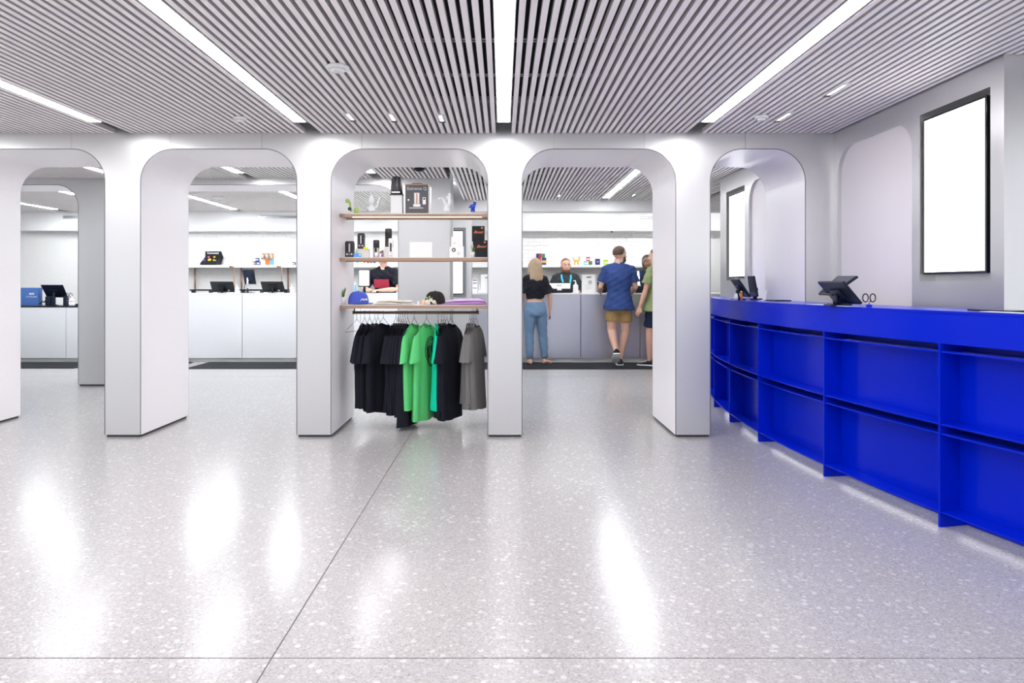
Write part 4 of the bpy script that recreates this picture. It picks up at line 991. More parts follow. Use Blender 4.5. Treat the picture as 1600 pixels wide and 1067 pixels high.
t = root('glass_pebble', 'purple leaning glass piece on the middle shelf', 'glass piece', (pX(597.5), SYF, z1))
MB().tube([(pX(596), SYF, z1+.008), (pX(597.5), SYF, z1+.02), (pX(599), SYF, z1+.034)], [.007, .013, .008], 10).build('body', mat('purple glass', (.22, .1, .5), .15), t)
MB().ball((pX(600), SYF, z1+.008), .008, 8, 6).build('foot', mat('pink glass', (.7, .4, .4), .2), t)
t = root('white_card_block', 'plain bright white box in the centre of the middle shelf', 'box', (pX(657), SYF, z1))
MB().box(pX(640), pX(675), SYF, SYF+.05, z1, ZA(378, SYF)).build('carton', 'paper', t, bevel=.002)
def photo_box(label, a, b, c, y, base, marks, d=.05):
    x0, x1 = pX(a, y), pX(b, y); zt = ZA(c, y)
    t = root('white_product_box', label, 'box', ((x0+x1)/2, y, base), 'white pictured boxes')
    MB().box(x0, x1, y, y+d, base, zt).build('carton', 'paper', t, bevel=.002)
    for px, py, r, m_ in marks:
        q = P(px, py, y-.001); MB().lathe([(r, 0), (r, .0012)], q, 10, mx=Matrix.Rotation(PI/2, 3, 'X')).build('printed_picture', m_, t)
        MB().lathe([(r*.45, .0014), (r*.45, .002)], q, 10, mx=Matrix.Rotation(PI/2, 3, 'X')).build('printed_picture', 'inkw', t)
photo_box('white box with round device pictures, front one on the middle shelf', 702, 724.5, 385, 5.99, z1, ((709, 390.5, .018, 'gun'), (716.5, 396, .014, 'housing')))
photo_box('taller white box behind the pictured box, middle shelf', 705, 718, 370, 6.09, z1, ((710, 380, .012, 'housing'),))
def dark_box(label, a, b, c, y, base, tall):
    x0, x1 = pX(a, y), pX(b, y); zt = ZA(c, y)
    t = root('dark_product_box', label, 'box', ((x0+x1)/2, y, base), 'dark boxes with orange script')
    MB().box(x0, x1, y, y+.055, base, zt).build('carton', 'black', t, bevel=.002)
    text('Boost', .034, ((x0+x1)/2, y-.0018, (ZA(c, y)-.055)), mat('orange ink', (.8, .22, .08), .5), t, shear=.5, bold=.0004)
    q = Vector((x1-.022, y-.001, zt-.017))
    for w_, h_ in ((.011, .004), (.004, .011)): MB().box(q.x-w_, q.x+w_, y-.0016, y-.0004, q.z-h_, q.z+h_).build('printed_plus', 'copper', t)
    return zt
t = root('hidden_riser', 'dark riser block under the upper orange-script box', 'riser', (pX(747), 6.11, z1))
MB().box(pX(739, 6.11), pX(757, 6.11), 6.10, 6.17, z1, ZA(377, 6.11)).build('block', 'black', t)
dark_box('upper dark box with orange script, rear right of middle shelf', 737.3, 757, 353, 6.11, ZA(377, 6.11)+.001, 0)
dark_box('front dark box with orange script, right end of middle shelf', 742.5, 761.4, 375.3, 5.97, z1, 0)
def grass_pot(label, px, y, base, r, h, n=26, m='leaf'):
    x = pX(px, y); t = root('potted_plant', label, 'plant', (x, y, base))
    MB().lathe([(r*.78, 0), (r, h), (r*.88, h), (r*.84, h*.9)], (x, y, base), 18).build('pot', 'pot', t)
    MB().lathe([(r*.83, h*.86), (r*.83, h*.905)], (x, y, base), 14).build('soil', 'dark', t)
    rg = random.Random(px)
    for i in range(n):
        a = rg.uniform(0, 2*PI); L = rg.uniform(.8, 1.5)*h; sp = rg.uniform(.2, .9)*r
        b = Vector((x+r*.3*math.cos(a), y+r*.3*math.sin(a), base+h*.9)); d = Vector((math.cos(a), math.sin(a), 0))
        MB().tube([b, b+d*sp*.5+Vector((0, 0, L*.6)), b+d*sp*1.2+Vector((0, 0, L))], [r*.10, r*.09, r*.015], 5, flat=.4).build('leaf', m, t)
grass_pot('small spiky plant in white pot at left end of lowest shelf', 535.8, 6.03, onshelf(2), .030, .066)
grass_pot('little green plant in white pot beside the dark boxes, middle shelf', 739.5, 6.02, z1, .024, .05, 22, 'leafy')

# ---------------- lowest shelf: caps and folded garments
z2 = onshelf(2)
M['capblue'] = fabric('royal blue twill', (.07, .11, .50)); M['capblack'] = fabric('black twill', (.02, .019, .018))
def cap(label, px, y, r, h, m, yaw, brim=True, front=True, hx=1.0):
    x = pX(px, y); t = root('baseball_cap', label, 'cap', (x, y, z2)); t['_o'] = [0, 0, 0]; t.rotation_euler = (0, 0, yaw)
    # crown in six panels, seams slightly recessed
    for p in range(6):
        mb = MB(); rings = []
        for i in range(11):
            u = i/10; ph = u*PI/2
            rr = r*math.cos(ph)**.62; zz = .012+h*math.sin(ph)**.95; ring = []
            for j in range(7):
                a = 2*PI*(p+j/6)/6+PI/6; bulge = 1+.012*math.sin(PI*j/6); ring.append((rr*bulge*math.cos(a)*hx, rr*bulge*math.sin(a), zz))
            rings.append(ring)
        mb.loft(rings, False, True, closed=False); mb.build('crown_panel', m, t, fix=False)
    MB().ball((0, 0, .012+h+.002), (.008, .008, .005), 10, 6).build('button', m, t)
    if brim:
        mb = MB(); top = []; 
        for k_, dz in ((0, 0), (1, -.004)):
            for i in range(5):
                f = i/4; ring = []
                for j in range(13):
                    a = -PI/2+(j-6)/6*1.05
                    rad = r*(.97+.78*f*math.cos((j-6)/6*1.35)); ring.append((rad*math.cos(a)*hx, rad*math.sin(a), .016+dz-.010*f*0-.012*((j-6)/6)**2*f))
                top.append(ring)
        mb.loft(top[:5], False, True, closed=False); mb.loft(top[5:], False, True, closed=False)
        e = [(top[4][j], top[9][j]) for j in range(13)]; mb.loft([[a for a, b in e], [b for a, b in e]], False, True, closed=False)
        mb.build('brim', m, t, fix=False)
    MB().lathe([(r*.985, .004), (r*1.0, .012), (r*.97, .012), (r*.96, .004)], (0, 0, 0), 30, caps=False).build('sweatband', m, t)
    return t
cp = cap('royal blue cap with white logo on lowest shelf, left', 560, 6.06, .090, .105, 'capblue', R_(60))
lw = logo(0, 0, 0, .075, 'inkw', cp, name='embroidered_logo')
for v in lw.data.vertices:           # wrap the logo onto the crown front
    u, w_ = v.co.x, v.co.z; a = -PI/2+u/.09; ph = (w_+.045)/.16; rr = .090*math.cos(ph)**.62*1.03; v.co = Vector((rr*math.cos(a), rr*math.sin(a), .012+.105*math.sin(ph)**.95))
tm = mk('embroidered_words', text_mesh('WELLNESS', .010, 'embroidered_words', bold=.0004), 'inkw', cp)
for v in tm.data.vertices:
    u, w_ = v.co.x, v.co.y; a = -PI/2+u/.09; rr = .0925+.002*(v.co.z > 0); v.co = Vector((rr*math.cos(a), rr*math.sin(a), .045+w_))
cp.rotation_euler.z = R_(48)
cap('plain black cap right of centre on the lowest shelf', 680, 6.07, .090, .105, 'capblack', R_(200))
def folded(label, a, b, pyt, m, seed, y0=5.96, y1=6.17, m2=None):
    x0, x1 = pX(a), pX(b); h = ZA(pyt, SYF)-z2; t = root('folded_garment', label, 'folded garment', ((x0+x1)/2, (y0+y1)/2, z2))
    rg = random.Random(seed); ph = [rg.uniform(0, 6) for _ in range(6)]
    def sheet(zb, zt, xs0, xs1, nm_, mm):
        nx, ny = 26, 8; mb = MB(); rings = []
        for i in range(nx+1):
            u = i/nx; x = xs0+(xs1-xs0)*u; ring = []
            prof = (math.sin(PI*min(1, max(0, u)))**.35)
            hh = (zt-zb)*prof*(.72+.18*math.sin(5*u+ph[0])+.10*math.sin(11*u+ph[1]))
            for j in range(16):
                an = 2*PI*j/16; c_, s_ = math.cos(an), math.sin(an)
                yy = (y0+y1)/2+(y1-y0)/2*math.copysign(abs(c_)**.5, c_)*(.97+.03*math.sin(7*u+ph[2])); zz = zb+hh*(.5+.5*math.copysign(abs(s_)**.6, s_))
                zz += .003*math.sin(23*u+3*j+ph[3])*(s_ > .3)*prof
                ring.append((x, yy, max(zb, zz)))
            rings.append(ring)
        mb.loft(rings, True); return mb.build(nm_, mm, t)
    sheet(z2, z2+h*.62, x0, x1, 'lower_fold', m); sheet(z2+h*.45, z2+h*1.02, x0+.03, x1-.015, 'upper_fold', m2 or m)
    return t
M['cream'] = fabric('cream cotton', (.72, .68, .60)); M['lilac'] = fabric('lilac tie-dye', (.52, .26, .66)); M['lilac2'] = fabric('pale lilac', (.68, .50, .74)); M['yarn'] = fabric('peach fluff', (.82, .58, .40))
folded('cream folded shirt left of centre on the lowest shelf', 584.5, 646, 467, 'cream', 3)
folded('lilac tie-dye folded shirt at right end of lowest shelf', 689.5, 761, 465.5, 'lilac', 5, m2='lilac2')
t = root('flower_bunch', 'peach and cream cloth flowers with green leaf before black cap', 'flowers', (pX(669), 5.97, z2))
rg = random.Random(4)
for i, (px, py, r, m_) in enumerate(((662, 470.5, .018, 'yarn'), (661, 474, .014, 'yarn'), (668, 471, .021, 'cream'), (673, 469, .018, 'cream'), (678, 471.5, .019, 'cream'), (670, 474, .016, 'cream'), (665.5, 474.5, .013, 'yarn'), (680.5, 474, .012, 'yarn'))):
    c = P(px, py, 5.975); c.z = max(c.z, z2+r*.75)
    for q in range(5):
        a = 2*PI*q/5+i; MB().ball(c+Vector((math.cos(a)*r*.5, -.004+rg.uniform(-.004, .004), math.sin(a)*r*.4)), (r*.55, r*.35, r*.5), 8, 6).build('petal', m_, t)
for px, py in ((667, 465.5), (671, 464.5), (674.5, 466.5)):
    MB().ball(P(px, py, 5.99), (.014, .006, .008), 8, 6, mx=Matrix.Rotation(px, 3, 'Y')).build('leaf', 'leafy', t)
t = root('glass_tumbler', 'tiny clear glass piece left of the cloth flowers', 'glass piece', (pX(654.5), 6.0, z2))
MB().lathe([(.010, 0), (.013, .004), (.008, .02), (.013, .03)], (pX(654.5), 6.0, z2), 12).build('bowl', 'glassclear', t)

# ================================================================= PEOPLE
def remeshed(mb, name, voxel, smooth=3, disp=None):
    me = mb.mesh('raw'); o = bpy.data.objects.new('raw', me)
    r = o.modifiers.new('r', 'REMESH'); r.mode = 'VOXEL'; r.voxel_size = voxel; r.use_smooth_shade = True
    sm_ = o.modifiers.new('s', 'SMOOTH'); sm_.iterations = smooth; sm_.factor = .5
    out = evaluated(o); out.name = name
    bpy.data.meshes.remove(me)
    if disp:
        import numpy as np
        n = len(out.vertices); co = np.empty(n*3, 'f'); no = np.empty(n*3, 'f')
        out.vertices.foreach_get('co', co); out.vertices.foreach_get('normal', no); co = co.reshape(-1, 3); no = no.reshape(-1, 3)
        d = np.array([disp(Vector(c)) for c in co], 'f')[:, None]; co = co+no*d
        out.vertices.foreach_set('co', co.ravel()); out.update()
    return out
def oval(mb, rows, n=18):
    """rows: (centre, rx, ry) -> horizontal elliptical rings joined"""
    rings = [[Vector(c)+Vector((rx*math.cos(2*PI*j/n), ry*math.sin(2*PI*j/n), 0)) for j in range(n)] for c, rx, ry in rows]
    return mb.loft(rings)
def limb(mb, pts, rs, n=12): 
    mb.tube(pts, rs, n)
    for p, r in zip(pts, rs): mb.ball(p, r*.99, 12, 8)
def V(*a): return Vector(a)
SKIN = {'light': (.66, .40, .30), 'warm': (.60, .34, .25), 'brown': (.24, .13, .085)}
def hand(mb, wrist, d, palm_n, s, curl=.5, side=1):
    """palm, four bent fingers of unequal length and a thumb leaving the side of the palm"""
    d = d.normalized(); n = (palm_n-d*palm_n.dot(d)).normalized(); w = d.cross(n)*side
    rings = []
    for u, hw, th in ((-.01, .024, .019), (.02, .033, .018), (.055, .040, .015), (.088, .040, .012)):
        c = wrist+d*u*s; rings.append([c+w*(hw*s*math.cos(a))+n*(th*s*math.sin(a)) for a in [2*PI*j/12 for j in range(12)]])
    mb.loft(rings)
    for k, (off, L) in enumerate(((-.030, .066), (-.010, .078), (.010, .074), (.029, .058))):
        p = wrist+(d*.083+w*off)*s; dd = d.copy(); pts = [wrist+(d*.06+w*off)*s, p]
        for q, f in enumerate((.42, .33, .25)):
            dd = (dd+n*curl*(.55+.25*q)).normalized(); p = p+dd*L*f*s; pts.append(p)
        mb.tube(pts, [.0095*s, .0095*s, .0088*s, .008*s, .0062*s], 8)
    p = wrist+(d*.025-w*.028)*s; pts = [wrist+(d*.02-w*.012)*s, p, p+(d*.030-w*.022+n*.006)*s, p+(d*.058-w*.026+n*.018)*s]
    mb.tube(pts, [.014*s, .013*s, .011*s, .008*s], 8)
def make_person(label, x, y, z0, yaw, H, J, skin, hair, top, bottom, voxel=.009, female=False):
    """J: joints in units of the height, local frame facing +Y. hair/top/bottom: callables or specs"""
    t = root('person', label, 'person', (x, y, z0)); t['_o'] = [0, 0, 0]; t.rotation_euler = (0, 0, yaw)
    j = {k: Vector(v)*H for k, v in J.items() if isinstance(v, tuple) and len(v) == 3 and not isinstance(v[0], str)}
    fem = female
    skin_m = 'skin_'+skin
    if skin_m not in M:
        M[skin_m] = mat('skin '+skin, SKIN[skin], .5)
        b_ = M[skin_m].node_tree.nodes['Principled BSDF']; b_.inputs['Subsurface Weight'].default_value = .0
    pel, chest, neck, head = j['pelvis'], j['chest'], j['neck'], j['head']
    sh = {s: j['sh'+s] for s in 'LR'}; up = (neck-pel).normalized()
    def torso(mb, g, zlo=-.06, neck_=True, flare=0):
        rows = []
        W_ = [(-.055, .086, .066), (-.02, .098 if fem else .090, .068), (.04, .094 if fem else .085, .062), (.095, .074 if fem else .082, .054), (.16, .080 if fem else .094, .060), (.22, .088 if fem else .106, .064), (.265, .092 if fem else .112, .058), (.30, .078 if fem else .092, .045), (.322, .048, .036)]
        if neck_: W_ += [(.345, .034, .034), (.385, .031, .033)]
        tot = (neck-pel).length/H
        for u, rx, ry in W_:
            if u < zlo: continue
            f = u/.345
            c = pel+(neck-pel)*max(-.2, min(1.15, f)) if f > 0 else pel+Vector((0, 0, u*H))
            bow = (chest-(pel+(neck-pel)*.62))*math.sin(PI*max(0, min(1, f)))
            k = g+flare*max(0, .10-u)*4
            rows.append((c+bow, rx*H+k, ry*H+k))
        oval(mb, rows)
    mb = MB(); torso(mb, 0)
    # head
    hd = head; fw = Vector(J.get('face', (0, 1, 0))).normalized(); rt = Vector((fw.y, -fw.x, 0)).normalized(); hu = rt.cross(fw).normalized()
    R3 = Matrix((rt, fw, hu)).transposed()
    HS = 1.11
    def hp(a, b, c): return hd+R3 @ (Vector((a, b, c))*H*HS)
    def hball(mb_, c, r, n=16, m=12): mb_.ball(hp(*c), tuple(q*H*HS for q in r), n, m, mx=R3)
    hball(mb, (0, -.006, .018), (.0425, .054, .047)); hball(mb, (0, .012, -.012), (.034, .038, .050)); hball(mb, (0, .020, -.048), (.022, .020, .014))
    hball(mb, (0, .052, -.008), (.0075, .013, .012)); hball(mb, (0, .044, .010), (.006, .010, .018))
    for s in (-1, 1):
        hball(mb, (s*.043, -.004, -.004), (.005, .011, .017)); hball(mb, (s*.022, .032, -.014), (.014, .012, .014))
    hball(mb, (0, .043, -.030), (.013, .008, .004)); hball(mb, (0, .042, -.036), (.012, .008, .005))
    mb.tube([neck-up*.02*H, neck+(hd-neck)*.5, hp(0, -.012, -.03)], [.037*H, .034*H, .036*H], 14)
    for s in 'LR': mb.tube([neck-up*.005*H, neck-up*.012*H+(sh[s]-neck)*.45, sh[s]+V(0, 0, .004*H)], [.030*H, .030*H, .026*H], 12)
    arm_r = (.030, .024, .022, .017) if not fem else (.026, .021, .019, .014)
    for s, sg in (('L', -1), ('R', 1)):
        S, E, Wr = j['sh'+s], j['el'+s], j['wr'+s]
        limb(mb, [S, S+(E-S)*.45, E, E+(Wr-E)*.35, Wr], [arm_r[0]*H, arm_r[0]*.93*H, arm_r[1]*.9*H, arm_r[1]*.98*H, arm_r[3]*.85*H])
        hdn = (Wr-E).normalized(); hv = Vector(J.get('hand'+s, tuple(hdn)))
        hand(mb, Wr+hdn*.004, hv, Vector(J.get('palm'+s, (-sg*1.0, .1, 0))), H/1.75, J.get('curl', .45), side=sg)
        if 'hip'+s in j:
            h_, k_, a_ = j['hip'+s], j['kn'+s], j['an'+s]
            tr = (.054, .050, .036, .037, .021) if not fem else (.056, .050, .034, .034, .019)
            limb(mb, [h_, h_+(k_-h_)*.4, k_, k_+(a_-k_)*.30, k_+(a_-k_)*.6, a_], [tr[0]*H, tr[1]*H, tr[2]*H, tr[3]*H, .029*H, tr[4]*H])
            fd = Vector(J.get('foot'+s, (0, 1, -.25))).normalized()
            mb.tube([a_-fd*.022*H+V(0, 0, -.022*H), a_+fd*.02*H+V(0, 0, -.018*H), a_+fd*.075*H+V(0, 0, -.030*H), a_+fd*.105*H+V(0, 0, -.034*H)], [.019*H, .022*H, .018*H, .011*H], 10)
    body = mk('body', remeshed(mb, 'body', voxel, 2), skin_m, t)
    # face details
    for s in (-1, 1):
        MB().ball(hp(s*.0165, .0405, .006), .0058*H, 10, 8).build('eye', 'eyewhite', t)
        MB().ball(hp(s*.0165, .0442, .006), .0036*H, 8, 6).build('iris', 'dark', t)
        MB().tube([hp(s*.007, .0465, .017), hp(s*.017, .0455, .020), hp(s*.027, .040, .016)], .0020*H, 6).build('eyebrow', hair['m'], t)
    MB().tube([hp(-.012, .0475, -.033), hp(0, .0515, -.033), hp(.012, .0475, -.033)], .0022*H, 6).build('lips', 'lip', t)
    # hair
    hm = MB()
    st = hair['style']
    if st in ('short', 'balding'):
        rr = (.0455, .0565, .050) if st == 'short' else (.0440, .0555, .0485)
        rings = []
        for i in range(9):
            ph = PI/2-i/8*(PI/2+(.42 if st == 'short' else .30)); ring = []
            for q in range(22):
                a = 2*PI*q/22; low = ph
                if math.sin(a) > .25: low = max(ph, .42-.0*math.sin(a)+(.25 if math.sin(a) > .6 else 0))    # hairline at the brow
                ring.append(hp(rr[0]*math.cos(low)*math.cos(a), -.008+rr[1]*math.cos(low)*math.sin(a), .018+rr[2]*math.sin(low)))
            rings.append(ring)
        hm.loft(rings)
    if st == 'long':
        hball(hm, (0, -.012, .018), (.050, .056, .052)); hball(hm, (0, -.032, -.02), (.050, .036, .058))
        hm.tube([hp(0, -.036, .0), hp(0, -.046, -.05), hp(.004, -.052, -.10), hp(.008, -.050, -.145), hp(.012, -.046, -.17)], [.044*H, .048*H, .044*H, .032*H, .012*H], 12, flat=.62, up=(0, 1, 0)) if 0 else None
        for k in range(9):
            u = (k-4)/4; hm.tube([hp(u*.036, -.028-.012*(1-u*u), .01), hp(u*.044, -.034-.016*(1-u*u), -.05), hp(u*.046+.004*math.sin(k*2), -.042-.012*(1-u*u), -.10), hp(u*.036+.006*math.sin(k*3), -.044-.008*(1-u*u), -.145-.012*math.cos(k*1.7))], [.017*H, .018*H, .015*H, .004*H], 8)
        for s in (-1, 1): hm.tube([hp(s*.030, .018, .045), hp(s*.047, .006, .01), hp(s*.050, -.006, -.05), hp(s*.046, -.014, -.10)], [.010*H, .013*H, .014*H, .005*H], 8)
    rgh = random.Random(int(x*100))
    mk('hair', remeshed(hm, 'hair', .007, 2, lambda c: .0022*math.sin(c.x*260+c.z*30)*math.sin(c.z*70+c.y*150)), hair['m'], t)
    if hair.get('beard'):
        bmb = MB(); hball(bmb, (0, .018, -.044), (.031, .030, .018)); hball(bmb, (0, .030, -.050), (.020, .022, .016))
        for s in (-1, 1): bmb.tube([hp(s*.041, .004, -.012), hp(s*.036, .016, -.036), hp(s*.020, .034, -.050)], [.006*H, .010*H, .010*H], 8)
        mk('beard', remeshed(bmb, 'beard', .006, 1), hair['m'], t)
    # top
    cl = MB(); g = .010*H
    torso(cl, g+.004, top.get('low', -.06), False, top.get('flare', .12))
    oval(cl, [(neck-up*.055*H, .058*H, .046*H), (neck-up*.030*H, .050*H, .043*H), (neck-up*.012*H, .040*H, .040*H)])
    for s in 'LR':
        S, E, Wr = j['sh'+s], j['el'+s], j['wr'+s]; f = top.get('sleeve', .6)
        r0 = arm_r[0]*H+g*1.1
        pts = [S-(E-S).normalized()*.01*H, S+(E-S)*min(f, 1)*.5, S+(E-S)*min(f, 1)]; rs = [r0*1.05, r0*1.02, r0*(1.08+top.get('sflare', 0))]
        if f > 1: pts += [E+(Wr-E)*(f-1)*.5, E+(Wr-E)*(f-1)]; rs = [r0*1.05, r0*1.05, r0, r0*.9, r0*.8]
        rs[0] = r0*.80
        cl.tube(pts, rs, 14); cl.ball(S, r0*.90, 12, 8)
        cl.tube([neck-up*.014*H, neck-up*.015*H+(S-neck)*.45, S+V(0, 0, .002*H)], [.041*H, .042*H, .036*H], 12)
    sd = rgh.uniform(0, 6)
    fold = lambda c: .0045*math.sin(c.z*34+c.x*11+sd)*math.sin(c.x*24+c.y*19+sd*2)+.003*math.sin(c.z*70-c.x*40+sd)
    mk(top['name'], remeshed(cl, top['name'], .010, 3, fold), top['m'], t)
    if bottom:
        cl = MB(); oval(cl, [(pel+V(0, 0, -.070*H), .093*H+g*.4, .070*H+g*.4), (pel+V(0, 0, -.03*H), (.104 if fem else .096)*H+g*.4, (.078 if fem else .072)*H+g*.3), (pel+V(0, 0, .02*H), .098*H+g*.3, .068*H+g*.3), (pel+V(0, 0, .062*H), .084*H+g*.5, .060*H+g*.5)])
        if fem:
            for s_ in (-1, 1): cl.ball(pel+V(s_*.042*H, -.030*H, -.035*H), (.050*H, .048*H, .056*H), 12, 8)
        for s in 'LR':
            h_, k_, a_ = j['hip'+s], j['kn'+s], j['an'+s]
            if bottom['len'] <= 1: 
                e_ = h_+(k_-h_)*bottom['len']; cl.tube([h_+V(0, 0, .02*H), h_+(e_-h_)*.5, e_], [.060*H, .061*H, .060*H], 14)
            else:
                e_ = k_+(a_-k_)*(bottom['len']-1); limb(cl, [h_, h_+(k_-h_)*.45, k_, k_+(a_-k_)*.35, e_], [.062*H, .056*H, .042*H, .041*H, .033*H])
        mk(bottom['name'], remeshed(cl, bottom['name'], .010, 2, lambda c: .003*math.sin(c.z*50+c.x*20)*math.sin(c.x*30+c.y*25)), bottom['m'], t)
        for s in 'LR':
            if bottom.get('shoes'):
                a_ = j['an'+s]; fd = Vector(J.get('foot'+s, (0, 1, -.25))).normalized(); rt_ = fd.cross(V(0, 0, 1)).normalized(); un = rt_.cross(fd).normalized()
                so = MB(); rings = []
                base = a_-V(0, 0, 0)
                for u, w_, h0, h1 in ((-.038, .020, -.040, -.008), (-.030, .026, -.042, .012), (0, .027, -.042, .014), (.035, .027, -.042, -.004), (.07, .030, -.042, -.014), (.10, .026, -.042, -.020), (.118, .012, -.040, -.028)):
                    c = base+fd*u*H; ring = []
                    for q in range(14):
                        an = 2*PI*q/14; hh = (h0+h1)/2+(h1-h0)/2*math.sin(an); ring.append(c+rt_*(w_*H*math.cos(an)*(1 if math.sin(an) < .2 else .85))+un*(hh*H))
                    rings.append(ring)
                so.loft(rings); sh_o = so.build('shoe', bottom['shoes'], t)
                so = MB(); rings = []
                for u, w_ in ((-.041, .016), (-.034, .028), (0, .029), (.07, .033), (.10, .028), (.120, .013)):
                    c = base+fd*u*H-un*.042*H; rings.append([c+rt_*w_*H, c+rt_*w_*H+un*.009*H, c-rt_*w_*H+un*.009*H, c-rt_*w_*H])
                so.loft(rings, True, False).build('sole', 'paper', sh_o)
    return t, hp, j
M['eyewhite'] = mat('eye white', (.55, .5, .48), .4)
M['lip'] = mat('lips', (.5, .2, .18), .5)
M['hairbrown'] = noisy(mat('brown hair', (.085, .05, .032), .6), 120, .4, .4); M['hairblond'] = noisy(mat('blond hair', (.40, .29, .19), .5), 60, .45, .4, stretch=(3, 3, .3))
M['hairblack'] = noisy(mat('black hair', (.012, .010, .010), .5), 90, .3, .3); M['hairginger'] = noisy(mat('auburn hair', (.20, .075, .035), .6), 120, .3, .3)
M['navytee'] = fabric('navy tee', (.03, .058, .19)); M['khaki'] = fabric('khaki', (.36, .235, .10)); M['denim'] = noisy(mat('denim', (.14, .23, .36), .85), 90, .25, .2)
M['blacktop'] = fabric('black blouse', (.012, .013, .018)); M['olive'] = fabric('olive tee', (.24, .29, .13)); M['navyshorts'] = fabric('dark navy shorts', (.012, .02, .045)); M['navyshirt'] = fabric('dark navy shirt', (.012, .02, .055))
M['darkgrey'] = fabric('charcoal cardigan', (.035, .04, .045)); M['cyan'] = mat('cyan lanyard', (.05, .55, .80), .5)
base = dict(pelvis=(0, 0, .52), chest=(0, .005, .73), neck=(0, 0, .850), head=(0, .010, .924), shL=(-.104, 0, .802), shR=(.104, 0, .802), elL=(-.135, -.02, .64), elR=(.135, -.02, .64), wrL=(-.135, .03, .505), wrR=(.135, .03, .505),
    hipL=(-.050, 0, .505), hipR=(.050, 0, .505), knL=(-.056, .01, .285), knR=(.056, .01, .285), anL=(-.058, -.01, .045), anR=(.058, -.01, .045))
def J_(**k): d = dict(base); d.update(k); return d
# man in navy t-shirt, walking to the counter, head turned right
make_person('man from behind in navy t-shirt and khaki shorts, walking to the counter', XA(967, 10.62), 10.62, .012, R_(0), 1.865,
    J_(face=(.75, .62, 0), head=(.012, .022, .925), pelvis=(0, 0, .52), neck=(-.002, .015, .850), shL=(-.106, .010, .802), shR=(.106, .012, .800), elL=(-.150, .02, .66), wrL=(-.135, .14, .615), elR=(.140, .01, .655), wrR=(.125, .12, .60),
       hipL=(-.050, 0, .505), knL=(-.058, .02, .300), anL=(-.036, -.085, .125), footL=(.05, .8, -.55), hipR=(.050, 0, .505), knR=(.060, .03, .285), anR=(.012, .02, .046), footR=(.1, 1, -.02), handL=(.1, .95, -.1), palmL=(1, 0, .2), handR=(-.1, .9, -.1), palmR=(-1, 0, .2)),
    'light', dict(style='short', m='hairbrown', beard=True), dict(name='t_shirt_top', m='navytee', sleeve=.72, low=-.06, flare=.10, sflare=.12), dict(name='shorts', m='khaki', len=.62, shoes='blackgloss'))
# blonde woman
tw, hpw, jw = make_person('blonde woman from behind in black cropped blouse and blue jeans', XA(836, 10.9), 10.84, .012, R_(14), 1.685,
    J_(pelvis=(.004, 0, .525), head=(0, .006, .922), shL=(-.094, 0, .797), shR=(.094, 0, .797), elL=(-.120, .02, .64), wrL=(-.10, .11, .57), elR=(.140, -.02, .635), wrR=(.150, .01, .50), hipL=(-.050, 0, .505), knL=(-.054, .01, .29), anL=(-.056, -.02, .045), hipR=(.052, 0, .505), knR=(.075, 0, .29), anR=(.088, -.02, .045), footR=(.7, .5, -.03), footL=(0, 1, -.03)),
    'light', dict(style='long', m='hairblond'), dict(name='blouse', m='blacktop', sleeve=.80, low=.06, flare=-.05, sflare=.55), dict(name='jeans', m='denim', len=1.86), female=True)
ph = tw.matrix_basis @ (jw['wrR']+V(.0, .012, -.075)); 
t = root('mobile_phone', 'dark mobile phone held in the right hand of the blonde woman', 'phone', tuple(ph))
MB().box(ph.x-.006, ph.x+.006, ph.y-.035, ph.y+.035, ph.z-.06, ph.z+.05).build('casing', 'black', t, bevel=.003)
MB().box(ph.x+.0062, ph.x+.0068, ph.y-.031, ph.y+.031, ph.z-.055, ph.z+.045).build('screen', 'screenoff', t)
# man half hidden by the column
make_person('man in olive t-shirt and dark shorts, half hidden by column right of customers', XA(1025.5, 10.62), 10.62, .012, R_(50), 1.83,
    J_(elL=(-.130, .03, .645), wrL=(-.155, .07, .505), elR=(.140, 0, .64), wrR=(.12, .10, .56), anL=(-.055, .03, .046), knL=(-.055, .03, .285), footL=(0, 1, -.02), footR=(0, 1, -.02)),
    'warm', dict(style='short', m='hairblack'), dict(name='t_shirt_top', m='olive', sleeve=.68, sflare=.1), dict(name='shorts', m='navyshorts', len=.80, shoes='navyplastic'))
# bearded attendant
ta, hpa, ja = make_person('bearded auburn-haired attendant in charcoal top with cyan lanyard behind counter', XA(884, 12.02), 12.02, 0, R_(180), 1.745,
    J_(face=(-.15, 1, -.12), elL=(-.150, .03, .66), wrL=(-.10, .14, .655), elR=(.150, .03, .66), wrR=(.10, .14, .655), handL=(.6, .7, 0), handR=(-.6, .7, 0), palmL=(0, 0, -1), palmR=(0, 0, -1)),
    'light', dict(style='balding', m='hairginger', beard=True), dict(name='cardigan', m='darkgrey', sleeve=1.6), dict(name='trousers', m='navyshorts', len=1.9, shoes='black'))
H_ = 1.745
for s in (-1, 1): MB().tube([(s*.045*H_, .030*H_, .835*H_), (s*.046*H_, .066*H_, .80*H_), (s*.030*H_, .088*H_, .73*H_), (s*.006*H_, .088*H_, .65*H_)], .016, 8, flat=.35, up=(1, 0, 0)).build('lanyard_strap', 'cyan', ta)
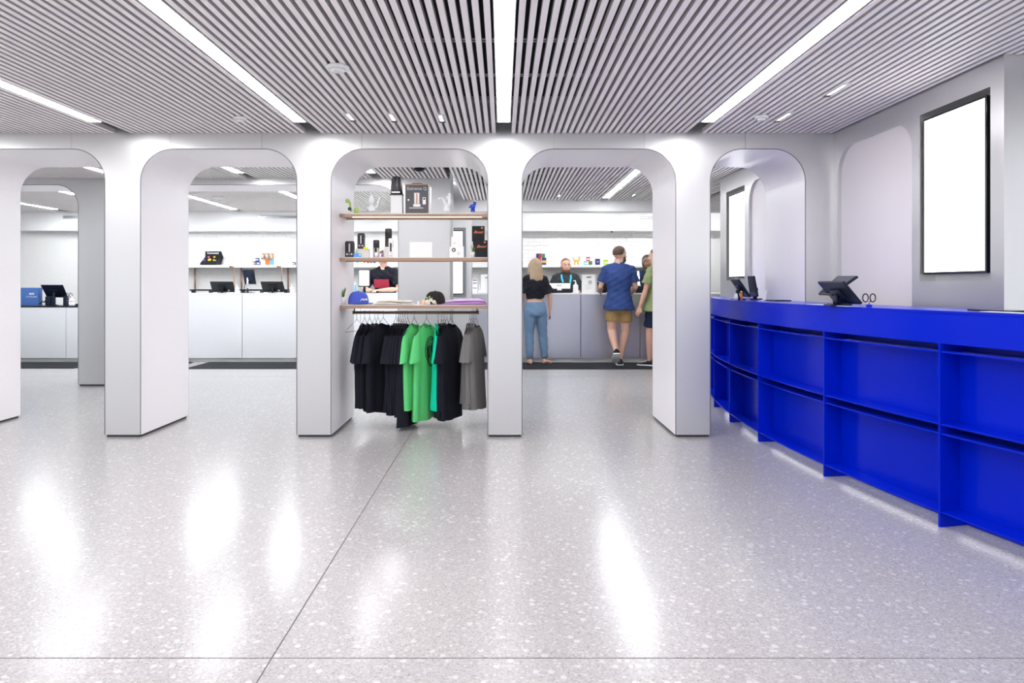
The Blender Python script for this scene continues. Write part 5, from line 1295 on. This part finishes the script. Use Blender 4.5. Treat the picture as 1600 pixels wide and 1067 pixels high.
MB().box(-.05, .05, .088*H_, .092*H_+.006, .60*H_, .655*H_).build('lanyard_badge', 'cyan', ta)
# attendant in navy, leaning to the right
make_person('dark-haired attendant in navy shirt reaching over the steel counter', XA(1012, 12.0), 12.0, 0, R_(160), 1.80,
    J_(face=(-.35, 1, -.15), head=(0, .03, .925), neck=(0, .015, .845), elL=(-.145, .05, .665), wrL=(-.06, .175, .665), elR=(.150, .05, .665), wrR=(.08, .18, .665), handL=(.3, 1, 0), handR=(-.3, 1, 0), palmL=(0, 0, -1), palmR=(0, 0, -1)),
    'brown', dict(style='short', m='hairblack', beard=True), dict(name='shirt_top', m='navyshirt', sleeve=.75), dict(name='trousers', m='navyshorts', len=1.9, shoes='black'))
# attendant leaning on the counter behind the product shelves
tl, hpl, jl = make_person('attendant in black t-shirt with red print, leaning on white counter', XA(602, 12.0), 11.98, 0, R_(170), 1.86,
    J_(pelvis=(0, -.12, .50), chest=(0, .02, .71), neck=(.0, .035, .848), head=(0, .055, .930), shL=(-.112, .02, .795), shR=(.112, .02, .795), elL=(-.165, .10, .645), wrL=(-.02, .20, .634), elR=(.175, .09, .645), wrR=(.055, .225, .634), hipL=(-.05, -.12, .49), hipR=(.05, -.12, .49), knL=(-.056, -.08, .28), knR=(.056, -.08, .28), anL=(-.058, -.12, .045), anR=(.058, -.12, .045),
       handL=(.9, .3, 0), handR=(-.6, .6, 0), palmL=(0, 0, -1), palmR=(0, 0, -1), face=(0, 1, -.3)),
    'light', dict(style='short', m='hairbrown'), dict(name='t_shirt_top', m='shirtblack', sleeve=.78, sflare=.1), dict(name='trousers', m='navyshorts', len=1.9, shoes='black'))
mb = MB(); Hl = 1.86; rows = []
for i in range(7):
    u = -1+2*i/6; rows.append([(u*.075*Hl, (.030+.066+.010-.018*u*u)*Hl, (.655+.0)*Hl), (u*.072*Hl, (.040+.070+.010-.018*u*u)*Hl, .735*Hl)])
mb.loft(rows, False, True, closed=False); mb.build('chest_print', mat('red print panel', (.35, .02, .05), .7), tl)
